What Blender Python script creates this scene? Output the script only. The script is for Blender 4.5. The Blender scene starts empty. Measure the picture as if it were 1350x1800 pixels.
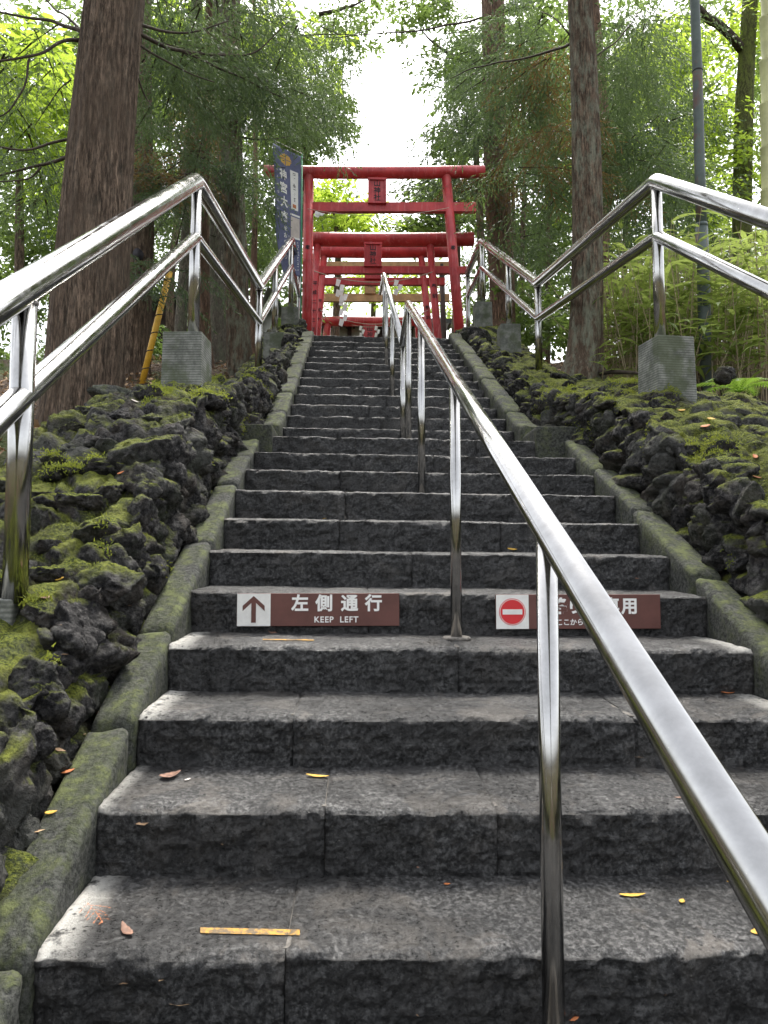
import bpy, math, random
import numpy as np
from mathutils import Vector, Matrix, Quaternion

random.seed(7)
rng = np.random.default_rng(7)
scene = bpy.context.scene
COL = scene.collection

# ------------------------------------------------------------------ camera, sky, sun, exposure
CAM = np.array([-0.3447, -1.4191, 0.7106]); PITCH = 0.07; YAW = 0.0377; FPX = 1300.0
cd = bpy.data.cameras.new('camera'); cam = bpy.data.objects.new('camera', cd); COL.objects.link(cam)
cd.sensor_fit = 'VERTICAL'; cd.sensor_height = 24.0; cd.lens = FPX / 1800.0 * 24.0
cd.clip_start = 0.05; cd.clip_end = 800.0
cam.location = CAM; cam.rotation_euler = (math.pi / 2 + PITCH, 0, -YAW)
scene.camera = cam

SUN_EL, SUN_AZ = math.radians(62), math.radians(10)        # sun high ahead, behind the trees, veiled
w = bpy.data.worlds.new('World'); scene.world = w; w.use_nodes = True
nt = w.node_tree; nt.nodes.clear()
sky = nt.nodes.new('ShaderNodeTexSky'); sky.sky_type = 'NISHITA'; sky.sun_disc = False
sky.sun_elevation = SUN_EL; sky.sun_rotation = SUN_AZ; sky.air_density = 1.0; sky.dust_density = 4.0; sky.ozone_density = 0.6
hs = nt.nodes.new('ShaderNodeHueSaturation'); hs.inputs['Saturation'].default_value = 0.22   # thin high cloud: a white sky
bg = nt.nodes.new('ShaderNodeBackground'); bg.inputs['Strength'].default_value = 0.15
ow = nt.nodes.new('ShaderNodeOutputWorld')
nt.links.new(sky.outputs[0], hs.inputs['Color']); nt.links.new(hs.outputs[0], bg.inputs[0]); nt.links.new(bg.outputs[0], ow.inputs[0])
sl = bpy.data.lights.new('sun', 'SUN'); sun = bpy.data.objects.new('sun', sl); COL.objects.link(sun)
sl.energy = 1.5; sl.angle = math.radians(14); sl.color = (1.0, 0.95, 0.86)
sun.rotation_euler = (math.pi / 2 - SUN_EL, 0, math.pi - SUN_AZ)
sun.location = (0, 20, 30)
vs = scene.view_settings
vs.view_transform = 'Standard'; vs.look = 'None'; vs.gamma = 1.0; vs.use_curve_mapping = False; vs.exposure = 1.85
scene.cycles.max_bounces = 8; scene.cycles.transparent_max_bounces = 4
scene.cycles.use_denoising = True

# ------------------------------------------------------------------ helpers
_f = np.array([math.sin(YAW) * math.cos(PITCH), math.cos(YAW) * math.cos(PITCH), math.sin(PITCH)])
_r = np.array([math.cos(YAW), -math.sin(YAW), 0.0])
_u = np.cross(_r, _f)

def at(px, py, y):
    """a point of the photograph at world distance y"""
    d = _f + _r * ((px - 675) / FPX) + _u * ((900 - py) / FPX)
    return CAM + d * ((y - CAM[1]) / d[1])

def ppm(y):
    """photograph pixels per metre at distance y"""
    return FPX / (y - CAM[1])

def _hash(ix, iy, iz, seed):
    h = (ix * 374761393 + iy * 668265263 + iz * 2147483647 + seed * 1274126177) & 0xFFFFFFFF
    h = ((h ^ (h >> 13)) * 1274126177) & 0xFFFFFFFF
    h = ((h ^ (h >> 16)) * 2246822519) & 0xFFFFFFFF
    return ((h ^ (h >> 15)) & 0xFFFF) / 32767.5 - 1.0

def vnoise(p, seed=0):
    p = np.asarray(p, float); i = np.floor(p).astype(np.int64); f = p - i; f = f * f * (3 - 2 * f)
    r = 0
    for a in (0, 1):
        for b in (0, 1):
            for c in (0, 1):
                wgt = (f[:, 0] if a else 1 - f[:, 0]) * (f[:, 1] if b else 1 - f[:, 1]) * (f[:, 2] if c else 1 - f[:, 2])
                r = r + wgt * _hash(i[:, 0] + a, i[:, 1] + b, i[:, 2] + c, seed)
    return r

def fbm(p, octv=4, gain=0.5, seed=0):
    p = np.asarray(p, float); s = 0; a = 1.0; t = 0
    for o in range(octv):
        s = s + a * vnoise(p * (2.03 ** o) + 17.3 * o, seed + o); t += a; a *= gain
    return s / t

def ridged(p, octv=4, gain=0.5, seed=0):
    p = np.asarray(p, float); s = 0; a = 1.0; t = 0
    for o in range(octv):
        s = s + a * (1 - 2 * np.abs(vnoise(p * (2.03 ** o) + 11.7 * o, seed + o))); t += a; a *= gain
    return s / t

def worley(p, seed=0):
    """distance to the nearest and second nearest cell point, and the nearest cell's own number"""
    p = np.asarray(p, float); i = np.floor(p).astype(np.int64); f1 = np.full(len(p), 9.0); f2 = np.full(len(p), 9.0); cid = np.zeros(len(p))
    for a in (-1, 0, 1):
        for b in (-1, 0, 1):
            for c in (-1, 0, 1):
                x, y, z = i[:, 0] + a, i[:, 1] + b, i[:, 2] + c
                q = np.stack([x + .5 + .45 * _hash(x, y, z, seed), y + .5 + .45 * _hash(x, y, z, seed + 1), z + .5 + .45 * _hash(x, y, z, seed + 2)], 1)
                d = np.sqrt(((p - q) ** 2).sum(1)); n = d < f1
                f2 = np.where(n, f1, np.minimum(f2, d)); cid = np.where(n, _hash(x, y, z, seed + 3), cid); f1 = np.minimum(f1, d)
    return f1, f2, cid

def mesh_data(name, V, F, mat=None, smooth=True, attrs=None):
    V = np.ascontiguousarray(V, np.float32).reshape(-1, 3)
    me = bpy.data.meshes.new(name)
    if isinstance(F, np.ndarray):
        k = F.shape[1]; n = len(F)
        me.vertices.add(len(V)); me.vertices.foreach_set('co', V.ravel())
        me.loops.add(n * k); me.loops.foreach_set('vertex_index', np.ascontiguousarray(F, np.int32).ravel())
        me.polygons.add(n); me.polygons.foreach_set('loop_start', np.arange(0, n * k, k, dtype=np.int32))
        try: me.polygons.foreach_set('loop_total', np.full(n, k, np.int32))
        except Exception: pass
        me.update(calc_edges=True)
    else:
        me.from_pydata([tuple(v) for v in V], [], [tuple(f) for f in F])
    me.polygons.foreach_set('use_smooth', np.full(len(me.polygons), smooth))
    if attrs:
        for k_, a in attrs.items():
            at_ = me.attributes.new(k_, 'FLOAT', 'POINT'); at_.data.foreach_set('value', np.ascontiguousarray(a, np.float32))
    if mat: me.materials.append(mat)
    me.update()
    return me

def link(name, data, parent=None, loc=None):
    o = bpy.data.objects.new(name, data); COL.objects.link(o)
    if parent is not None: o.parent = parent
    if loc is not None: o.location = loc
    return o

def tag(o, label=None, cat=None, group=None, kind=None):
    if label: o['label'] = label
    if cat: o['category'] = cat
    if group: o['group'] = group
    if kind: o['kind'] = kind
    return o

def empty(name, loc=(0, 0, 0), label=None, cat=None, group=None, kind=None):
    o = bpy.data.objects.new(name, None); COL.objects.link(o); o.location = tuple(float(v) for v in loc); o.empty_display_size = 0.1
    return tag(o, label, cat, group, kind)

def part(name, V, F, mat, parent, smooth=True, attrs=None, off=None):
    """mesh given in world coordinates, stored relative to its parent's origin"""
    V = np.asarray(V, float).reshape(-1, 3)
    p = parent; o = np.zeros(3)
    while p is not None: o = o + np.array(p.location); p = p.parent
    return link(name, mesh_data(name, V - o, F, mat, smooth, attrs), parent)

def solo(name, V, F, mat, label, cat, group=None, smooth=True, kind=None, attrs=None):
    V = np.asarray(V, float).reshape(-1, 3)
    o = np.array([V[:, 0].mean(), V[:, 1].mean(), V[:, 2].min()])
    ob = link(name, mesh_data(name, V - o, F, mat, smooth, attrs), None, o)
    return tag(ob, label, cat, group, kind)

def box(x0, x1, y0, y1, z0, z1, bev=0.0):
    if bev <= 0:
        V = [(x, y, z) for z in (z0, z1) for y in (y0, y1) for x in (x0, x1)]
        return np.array(V, float), [(0, 2, 3, 1), (4, 5, 7, 6), (0, 1, 5, 4), (2, 6, 7, 3), (0, 4, 6, 2), (1, 3, 7, 5)]
    import bmesh
    bm = bmesh.new()
    bmesh.ops.create_cube(bm, size=1.0)
    for v in bm.verts:
        v.co = ((x0 + x1) / 2 + v.co.x * (x1 - x0), (y0 + y1) / 2 + v.co.y * (y1 - y0), (z0 + z1) / 2 + v.co.z * (z1 - z0))
    bmesh.ops.bevel(bm, geom=bm.edges[:], offset=bev, segments=2, affect='EDGES', profile=0.6)
    bm.verts.index_update()
    V = np.array([v.co[:] for v in bm.verts]); F = [tuple(v.index for v in f.verts) for f in bm.faces]
    bm.free()
    return V, F

def obox(c, ax, ay, az, hx, hy, hz):
    """oriented box"""
    V, F = box(-hx, hx, -hy, hy, -hz, hz)
    M = np.array([ax, ay, az], float)
    return V @ M + np.array(c, float), F

def tube(pts, rad, n=12, caps=True):
    pts = np.asarray(pts, float); m = len(pts)
    rad = np.full(m, rad, float) if np.isscalar(rad) else np.asarray(rad, float)
    T = np.gradient(pts, axis=0); T /= np.linalg.norm(T, axis=1)[:, None] + 1e-12
    ref = np.array([0, 0, 1.0]) if abs(T[0][2]) < 0.9 else np.array([1.0, 0, 0])
    V = []; a = np.linspace(0, 2 * np.pi, n, endpoint=False)
    u = np.cross(T[0], ref); u /= np.linalg.norm(u)
    for k in range(m):
        u = u - T[k] * np.dot(u, T[k]); u /= np.linalg.norm(u) + 1e-12
        v = np.cross(T[k], u)
        V.append(pts[k] + rad[k] * (np.cos(a)[:, None] * u + np.sin(a)[:, None] * v))
    V = np.concatenate(V)
    F = []
    for k in range(m - 1):
        for j in range(n):
            j2 = (j + 1) % n
            F.append((k * n + j, k * n + j2, (k + 1) * n + j2, (k + 1) * n + j))
    if caps:
        F.append(tuple(range(n - 1, -1, -1))); F.append(tuple((m - 1) * n + j for j in range(n)))
    return V, F

def merge(lst):
    V = []; F = []; o = 0
    for v, f in lst:
        v = np.asarray(v, float); V.append(v)
        F += [tuple(i + o for i in q) for q in f]; o += len(v)
    return np.concatenate(V), F

def spline(pts, m):
    """smooth curve through points (any dimension)"""
    P = np.asarray(pts, float)
    if len(P) == 2: return P[0] + (P[1] - P[0]) * np.linspace(0, 1, m)[:, None]
    t = np.linspace(0, len(P) - 1, m); out = []
    for x in t:
        i = min(int(x), len(P) - 2); f = x - i
        p1, p2 = P[i], P[i + 1]; p0 = P[i - 1] if i else 2 * p1 - p2; p3 = P[i + 2] if i + 2 < len(P) else 2 * p2 - p1
        out.append(0.5 * (2 * p1 + (p2 - p0) * f + (2 * p0 - 5 * p1 + 4 * p2 - p3) * f * f + (3 * p1 - p0 - 3 * p2 + p3) * f ** 3))
    return np.array(out)

def grid_faces(nu, nv, wrap=False):
    i = np.arange(nu - 1)[:, None]; jn = nv if wrap else nv - 1
    j = np.arange(jn)[None, :]; j2 = (j + 1) % nv
    return np.stack([i * nv + j, i * nv + j2, (i + 1) * nv + j2, (i + 1) * nv + j], -1).reshape(-1, 4)

# ------------------------------------------------------------------ materials
class NT:
    def __init__(self, name):
        self.m = bpy.data.materials.new(name); self.m.use_nodes = True
        self.t = self.m.node_tree; self.t.nodes.clear()
        self.out = self.t.nodes.new('ShaderNodeOutputMaterial')
    def n(self, typ, **kw):
        nd = self.t.nodes.new('ShaderNode' + typ)
        for k, v in kw.items():
            if k in nd.inputs.keys(): nd.inputs[k].default_value = v
            else: setattr(nd, k, v)
        return nd
    def l(self, a, b): self.t.links.new(a, b)
    def pos(self, scale=(1, 1, 1), obj=False):
        g = self.n('TexCoord').outputs['Object'] if obj else self.n('NewGeometry').outputs['Position']
        mp = self.n('Mapping'); mp.inputs['Scale'].default_value = scale; self.l(g, mp.inputs['Vector'])
        return mp.outputs[0]
    def noise(self, vec, scale, detail=5, rough=0.55, dist=0.0):
        x = self.n('TexNoise'); x.inputs['Scale'].default_value = scale; x.inputs['Detail'].default_value = detail
        x.inputs['Roughness'].default_value = rough; x.inputs['Distortion'].default_value = dist
        self.l(vec, x.inputs['Vector']); return x.outputs['Fac']
    def vor(self, vec, scale, feature='F1'):
        x = self.n('TexVoronoi'); x.feature = feature; x.inputs['Scale'].default_value = scale
        self.l(vec, x.inputs['Vector']); return x.outputs['Distance']
    def ramp(self, fac, stops, interp='LINEAR'):
        x = self.n('ValToRGB'); x.color_ramp.interpolation = interp; e = x.color_ramp.elements
        while len(e) < len(stops): e.new(0.5)
        for k, (p, c) in enumerate(stops):
            e[k].position = p; e[k].color = (c, c, c, 1) if np.isscalar(c) else (*c, 1)
        self.l(fac, x.inputs[0]); return x.outputs[0]
    def mix(self, fac, a, b):
        x = self.n('Mix'); x.data_type = 'RGBA'
        for s, v in ((x.inputs[0], fac), (x.inputs[6], a), (x.inputs[7], b)):
            if hasattr(v, 'is_linked'): self.l(v, s)
            elif s.type == 'RGBA': s.default_value = (*v, 1)
            else: s.default_value = v
        return x.outputs[2]
    def math(self, op, a, b=None, clamp=False):
        x = self.n('Math'); x.operation = op; x.use_clamp = clamp
        for s, v in ((x.inputs[0], a), (x.inputs[1], b)):
            if v is None: continue
            if hasattr(v, 'is_linked'): self.l(v, s)
            else: s.default_value = v
        return x.outputs[0]
    def attr(self, name):
        x = self.n('Attribute'); x.attribute_name = name; return x.outputs['Fac']
    def bump(self, h, strength=0.5, dist=0.01, nrm=None):
        x = self.n('Bump'); x.inputs['Strength'].default_value = strength; x.inputs['Distance'].default_value = dist
        self.l(h, x.inputs['Height'])
        if nrm is not None: self.l(nrm, x.inputs['Normal'])
        return x.outputs[0]
    def pbr(self, col, rough=0.7, metal=0.0, nrm=None, spec=0.5):
        b = self.n('BsdfPrincipled')
        for s, v in ((b.inputs['Base Color'], col), (b.inputs['Roughness'], rough), (b.inputs['Metallic'], metal)):
            if hasattr(v, 'is_linked'): self.l(v, s)
            elif s.type == 'RGBA': s.default_value = (*v, 1)
            else: s.default_value = v
        b.inputs['Specular IOR Level'].default_value = spec
        if nrm is not None: self.l(nrm, b.inputs['Normal'])
        return b.outputs[0]
    def done(self, sh): self.l(sh, self.out.inputs['Surface']); return self.m

def mat_step():
    t = NT('basalt_step'); p = t.pos()
    big = t.noise(p, 2.3, 5, 0.6); mid = t.noise(p, 16, 8, 0.75, 0.3); grit = t.noise(p, 85, 6, 0.78); fine = t.noise(p, 210, 4, 0.8)
    wear_toplight = t.attr('wear_toplight')
    # split face: near black with ash-grey flecks; treads: scuffed, plus overhead skylight painted in
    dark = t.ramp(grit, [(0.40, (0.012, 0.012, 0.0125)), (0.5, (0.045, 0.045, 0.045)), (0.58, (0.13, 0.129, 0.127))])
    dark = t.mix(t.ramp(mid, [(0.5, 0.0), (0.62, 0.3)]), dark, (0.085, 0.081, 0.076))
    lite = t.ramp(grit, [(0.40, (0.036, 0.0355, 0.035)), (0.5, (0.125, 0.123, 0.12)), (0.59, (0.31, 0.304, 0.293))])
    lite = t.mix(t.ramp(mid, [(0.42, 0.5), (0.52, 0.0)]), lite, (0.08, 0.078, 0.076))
    wm = t.ramp(t.math('ADD', wear_toplight, t.math('MULTIPLY', t.math('SUBTRACT', mid, 0.5), 1.3)), [(0.1, 0.0), (0.75, 1.0)])
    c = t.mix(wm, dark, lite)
    stain = t.ramp(t.noise(p, 5.0, 8, 0.68, 0.8), [(0.54, 0.0), (0.6, 1.0)])
    c = t.mix(t.math('MULTIPLY', t.math('MULTIPLY', stain, t.math('ADD', wear_toplight, 0.2, True)), 0.55), c, (0.28, 0.25, 0.215))
    damp = t.ramp(t.noise(p, 3.1, 8, 0.66, 0.6), [(0.49, 0.0), (0.55, 1.0)])
    c = t.mix(t.math('MULTIPLY', damp, 0.4), c, (0.03, 0.029, 0.028))
    flecks = t.ramp(t.noise(p, 260, 2, 0.5), [(0.70, 0.0), (0.74, 1.0)])
    c = t.mix(t.math('MULTIPLY', flecks, 0.6), c, (0.4, 0.38, 0.34))
    paint = t.math('MULTIPLY', t.attr('paint'), t.ramp(t.noise(p, 26, 8, 0.75), [(0.37, 0.0), (0.48, 1.0)]))
    c = t.mix(paint, c, (0.8, 0.78, 0.72))
    pits = t.ramp(t.vor(p, 58), [(0.08, 0.0), (0.3, 1.0)])
    pitm = t.ramp(t.noise(p, 12, 5), [(0.47, 0.0), (0.54, 1.0)])
    hole = t.math('MULTIPLY', t.math('SUBTRACT', 1.0, pits), pitm)
    c = t.mix(hole, c, (0.006, 0.006, 0.006))
    rough = t.math('SUBTRACT', t.ramp(grit, [(0.4, 0.42), (0.6, 0.66)]), t.math('MULTIPLY', damp, 0.16))
    b1 = t.bump(mid, 0.9, 0.05); b2 = t.bump(grit, 1.0, 0.014, b1); b3 = t.bump(hole, -1.0, 0.012, b2); b4 = t.bump(fine, 0.8, 0.004, b3)
    return t.done(t.pbr(c, rough, 0, b4, 0.45))

def moss_mix(t, p, c, lo=0.30, hi=0.62, amount=1.0, noise_lo=0.44, noise_hi=0.58, bright=1.0):
    nz = t.n('SeparateXYZ'); t.l(t.n('NewGeometry').outputs['Normal'], nz.inputs[0])
    up = t.ramp(nz.outputs[2], [(lo, 0.0), (hi, 1.0)])
    patch = t.ramp(t.noise(p, 2.6, 5, 0.62, 0.4), [(noise_lo, 0.0), (noise_hi, 1.0)])
    m = t.math('MULTIPLY', t.math('MULTIPLY', up, patch), amount)
    mn = t.noise(p, 120, 4, 0.75); mb = t.noise(p, 9, 4, 0.6)
    mc = t.mix(t.ramp(mn, [(0.4, 0.0), (0.6, 1.0)]), (0.03 * bright, 0.045 * bright, 0.009), (0.22 * bright, 0.25 * bright, 0.035))
    mc = t.mix(t.ramp(mb, [(0.44, 0.0), (0.6, 0.6)]), mc, (0.21 * bright, 0.225 * bright, 0.04))
    return t.mix(m, c, mc), m, mn

def mat_lava(name='lava_rock', lo=0.5, amount=0.75, nlo=0.5, nhi=0.58):
    t = NT(name); p = t.pos()
    n1 = t.noise(p, 7, 6, 0.65); n2 = t.noise(p, 38, 6, 0.7); n3 = t.noise(p, 2.1, 3)
    c = t.ramp(n2, [(0.38, (0.009, 0.009, 0.010)), (0.5, (0.04, 0.038, 0.038)), (0.63, (0.125, 0.12, 0.115))])
    c = t.mix(t.ramp(n1, [(0.5, 0.0), (0.62, 0.5)]), c, (0.085, 0.07, 0.056))
    c = t.mix(t.ramp(n3, [(0.52, 0.0), (0.62, 0.55)]), c, (0.13, 0.132, 0.118))
    # thin grey-green algae film
    c = t.mix(t.ramp(t.noise(p, 5.1, 5, 0.6), [(0.5, 0.0), (0.66, 0.45)]), c, (0.05, 0.062, 0.03))
    c, m, mn = moss_mix(t, p, c, lo, lo + 0.4, amount, nlo, nhi)
    vz = t.vor(p, 46); ves = t.ramp(vz, [(0.05, 0.0), (0.45, 1.0)])
    b = t.bump(n1, 0.9, 0.06); b = t.bump(n2, 1.0, 0.03, b); b = t.bump(ves, 0.8, 0.012, b)
    b = t.bump(mn, 1.0, 0.01, b)
    return t.done(t.pbr(c, 0.88, 0, b, 0.25))

def mat_kerb():
    t = NT('mossy_kerb_stone'); p = t.pos()
    n1 = t.noise(p, 6, 7, 0.65, 0.4); n2 = t.noise(p, 70, 6, 0.75); n3 = t.noise(p, 20, 7, 0.7)
    c = t.ramp(n2, [(0.4, (0.02, 0.022, 0.02)), (0.6, (0.085, 0.086, 0.078))])
    nz = t.n('SeparateXYZ'); t.l(t.n('NewGeometry').outputs['Normal'], nz.inputs[0])
    up = t.ramp(nz.outputs[2], [(0.2, 0.35), (0.85, 1.0)])
    m1 = t.math('MULTIPLY', t.ramp(n1, [(0.40, 0.0), (0.53, 1.0)]), up)
    c = t.mix(t.math('MULTIPLY', m1, t.ramp(n3, [(0.42, 0.3), (0.58, 0.9)])), c, (0.075, 0.088, 0.036))
    c = t.mix(t.math('MULTIPLY', m1, t.ramp(n3, [(0.5, 0.0), (0.6, 0.75)])), c, (0.12, 0.135, 0.055))
    b = t.bump(n1, 0.6, 0.03); b = t.bump(n3, 0.7, 0.014, b); b = t.bump(n2, 0.9, 0.006, b)
    return t.done(t.pbr(c, 0.9, 0, b, 0.25))

def mat_steel():
    t = NT('polished_steel'); p = t.pos(obj=True)
    r = t.ramp(t.noise(t.pos((3, 3, 3)), 4, 7, 0.7, 0.5), [(0.38, 0.11), (0.52, 0.16), (0.64, 0.24)])
    b = t.bump(t.noise(t.pos((1, 1, 1)), 1.6, 2), 0.02, 0.01)
    c = t.ramp(t.noise(t.pos(), 11, 7, 0.7), [(0.35, (0.35, 0.345, 0.335)), (0.6, (0.45, 0.445, 0.435))])
    return t.done(t.pbr(c, r, 1.0, b))

def mat_plain(name, col, rough=0.6, var=0.25, scale=8, bump=0.1, spec=0.4, metal=0.0):
    t = NT(name); p = t.pos()
    n = t.noise(p, scale, 6, 0.65)
    a = tuple(v * (1 - var) for v in col); b_ = tuple(min(1, v * (1 + var)) for v in col)
    c = t.ramp(n, [(0.38, a), (0.62, b_)])
    return t.done(t.pbr(c, rough, metal, t.bump(t.noise(p, scale * 7, 4), bump, 0.004), spec))

def mat_torii():
    t = NT('vermilion_paint'); p = t.pos()
    c = t.ramp(t.noise(p, 3.2, 8, 0.7), [(0.4, (0.36, 0.018, 0.024)), (0.6, (0.56, 0.045, 0.05))])
    st = t.ramp(t.noise(t.pos((14, 14, 1.2)), 1.5, 7, 0.75), [(0.54, 0.0), (0.66, 0.55)])
    c = t.mix(st, c, (0.6, 0.2, 0.2))
    nz = t.n('SeparateXYZ'); t.l(t.n('NewGeometry').outputs['Normal'], nz.inputs[0])
    dust = t.math('MULTIPLY', t.ramp(nz.outputs[2], [(0.5, 0.0), (0.95, 0.6)]), t.ramp(t.noise(p, 6, 5), [(0.35, 0.0), (0.6, 1.0)]))
    c = t.mix(dust, c, (0.28, 0.2, 0.16))
    return t.done(t.pbr(c, 0.42, 0, t.bump(t.noise(p, 40, 4), 0.12, 0.004), 0.5))

def mat_bark(name, dark, light, lich=None, lich_amt=0.0, zs=0.12):
    t = NT(name); p = t.pos(); sp = t.pos((1, 1, zs))
    s1 = t.noise(sp, 48, 7, 0.72, 0.2); s2 = t.noise(sp, 130, 4, 0.7)
    c = t.ramp(s1, [(0.38, dark), (0.48, tuple(v * .6 for v in light)), (0.56, light), (0.68, tuple(min(1, v * 1.8) for v in light))])
    c = t.mix(t.ramp(s2, [(0.5, 0.0), (0.58, 0.7)]), c, dark)
    c = t.mix(t.ramp(t.noise(p, 1.6, 5), [(0.45, 0.0), (0.58, 0.5)]), c, tuple(v * 0.55 for v in light))
    if lich:
        ln = t.ramp(t.noise(t.pos((1, 1, 0.35)), 14, 8, 0.78, 0.2), [(0.47, 0.0), (0.6, 1.0)])
        side = t.n('SeparateXYZ'); t.l(t.n('NewGeometry').outputs['Normal'], side.inputs[0])
        c = t.mix(t.math('MULTIPLY', ln, lich_amt), c, lich)
    b = t.bump(s1, 1.0, 0.06); b = t.bump(s2, 1.0, 0.015, b)
    return t.done(t.pbr(c, 0.9, 0, b, 0.2))

def mat_leaf(name, a, b, trans, tf=0.45, rough=0.5):
    t = NT(name)
    tint = t.attr('tint')
    c = t.mix(tint, a, b)
    tc = t.mix(tint, tuple(v * 0.8 for v in trans), trans)
    tr = t.n('BsdfTranslucent'); t.l(tc, tr.inputs['Color'])
    mx = t.n('MixShader'); mx.inputs[0].default_value = tf
    t.l(t.pbr(c, rough, 0, None, 0.35), mx.inputs[1]); t.l(tr.outputs[0], mx.inputs[2])
    return t.done(mx.outputs[0])

def mat_soil():
    t = NT('forest_floor'); p = t.pos()
    n = t.noise(p, 26, 6, 0.7); v = t.vor(p, 38)
    c = t.ramp(n, [(0.3, (0.02, 0.014, 0.010)), (0.55, (0.07, 0.045, 0.03)), (0.8, (0.15, 0.10, 0.07))])
    c = t.mix(t.ramp(t.noise(p, 0.8, 4), [(0.45, 0.0), (0.62, 0.8)]), c, (0.05, 0.075, 0.02))
    b = t.bump(v, 0.8, 0.03); b = t.bump(n, 0.6, 0.02, b)
    return t.done(t.pbr(c, 0.95, 0, b, 0.2))

def mat_block():
    t = NT('ribbed_concrete'); p = t.pos()
    wv = t.n('TexWave'); wv.bands_direction = 'Z'; wv.inputs['Scale'].default_value = 21; wv.inputs['Distortion'].default_value = 1.2
    wv.inputs['Detail'].default_value = 3; wv.inputs['Detail Scale'].default_value = 6; t.l(p, wv.inputs['Vector'])
    c = t.ramp(t.noise(p, 9, 8, 0.72), [(0.4, (0.12, 0.125, 0.112)), (0.6, (0.28, 0.285, 0.26))])
    c = t.mix(t.math('MULTIPLY', wv.outputs['Fac'], 0.6), c, (0.05, 0.054, 0.046))
    c = t.mix(t.ramp(t.noise(p, 4, 6, 0.65), [(0.48, 0.0), (0.58, 0.7)]), c, (0.07, 0.085, 0.045))
    b = t.bump(wv.outputs['Fac'], -1.0, 0.02); b = t.bump(t.noise(p, 60, 4), 0.3, 0.004, b)
    return t.done(t.pbr(c, 0.9, 0, b, 0.25))

def mat_pole():
    t = NT('peeling_green_paint'); p = t.pos()
    c = t.ramp(t.noise(p, 9, 6, 0.65), [(0.3, (0.055, 0.075, 0.07)), (0.7, (0.10, 0.125, 0.115))])
    rust = t.ramp(t.noise(t.pos((1, 1, 0.5)), 6, 7, 0.7, 0.6), [(0.55, 0.0), (0.62, 1.0)])
    c = t.mix(t.math('MULTIPLY', rust, 0.75), c, (0.13, 0.065, 0.05))
    return t.done(t.pbr(c, 0.6, 0, t.bump(rust, 0.4, 0.004), 0.4))

def mat_worn():
    t = NT('worn_yellow_paint'); p = t.pos(); n = t.noise(p, 55, 8, 0.75)
    c = t.mix(t.ramp(n, [(0.44, 0.0), (0.56, 0.9)]), (0.42, 0.235, 0.05), (0.1, 0.085, 0.065))
    return t.done(t.pbr(c, 0.8, 0, t.bump(n, 0.5, 0.004), 0.3))

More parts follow.
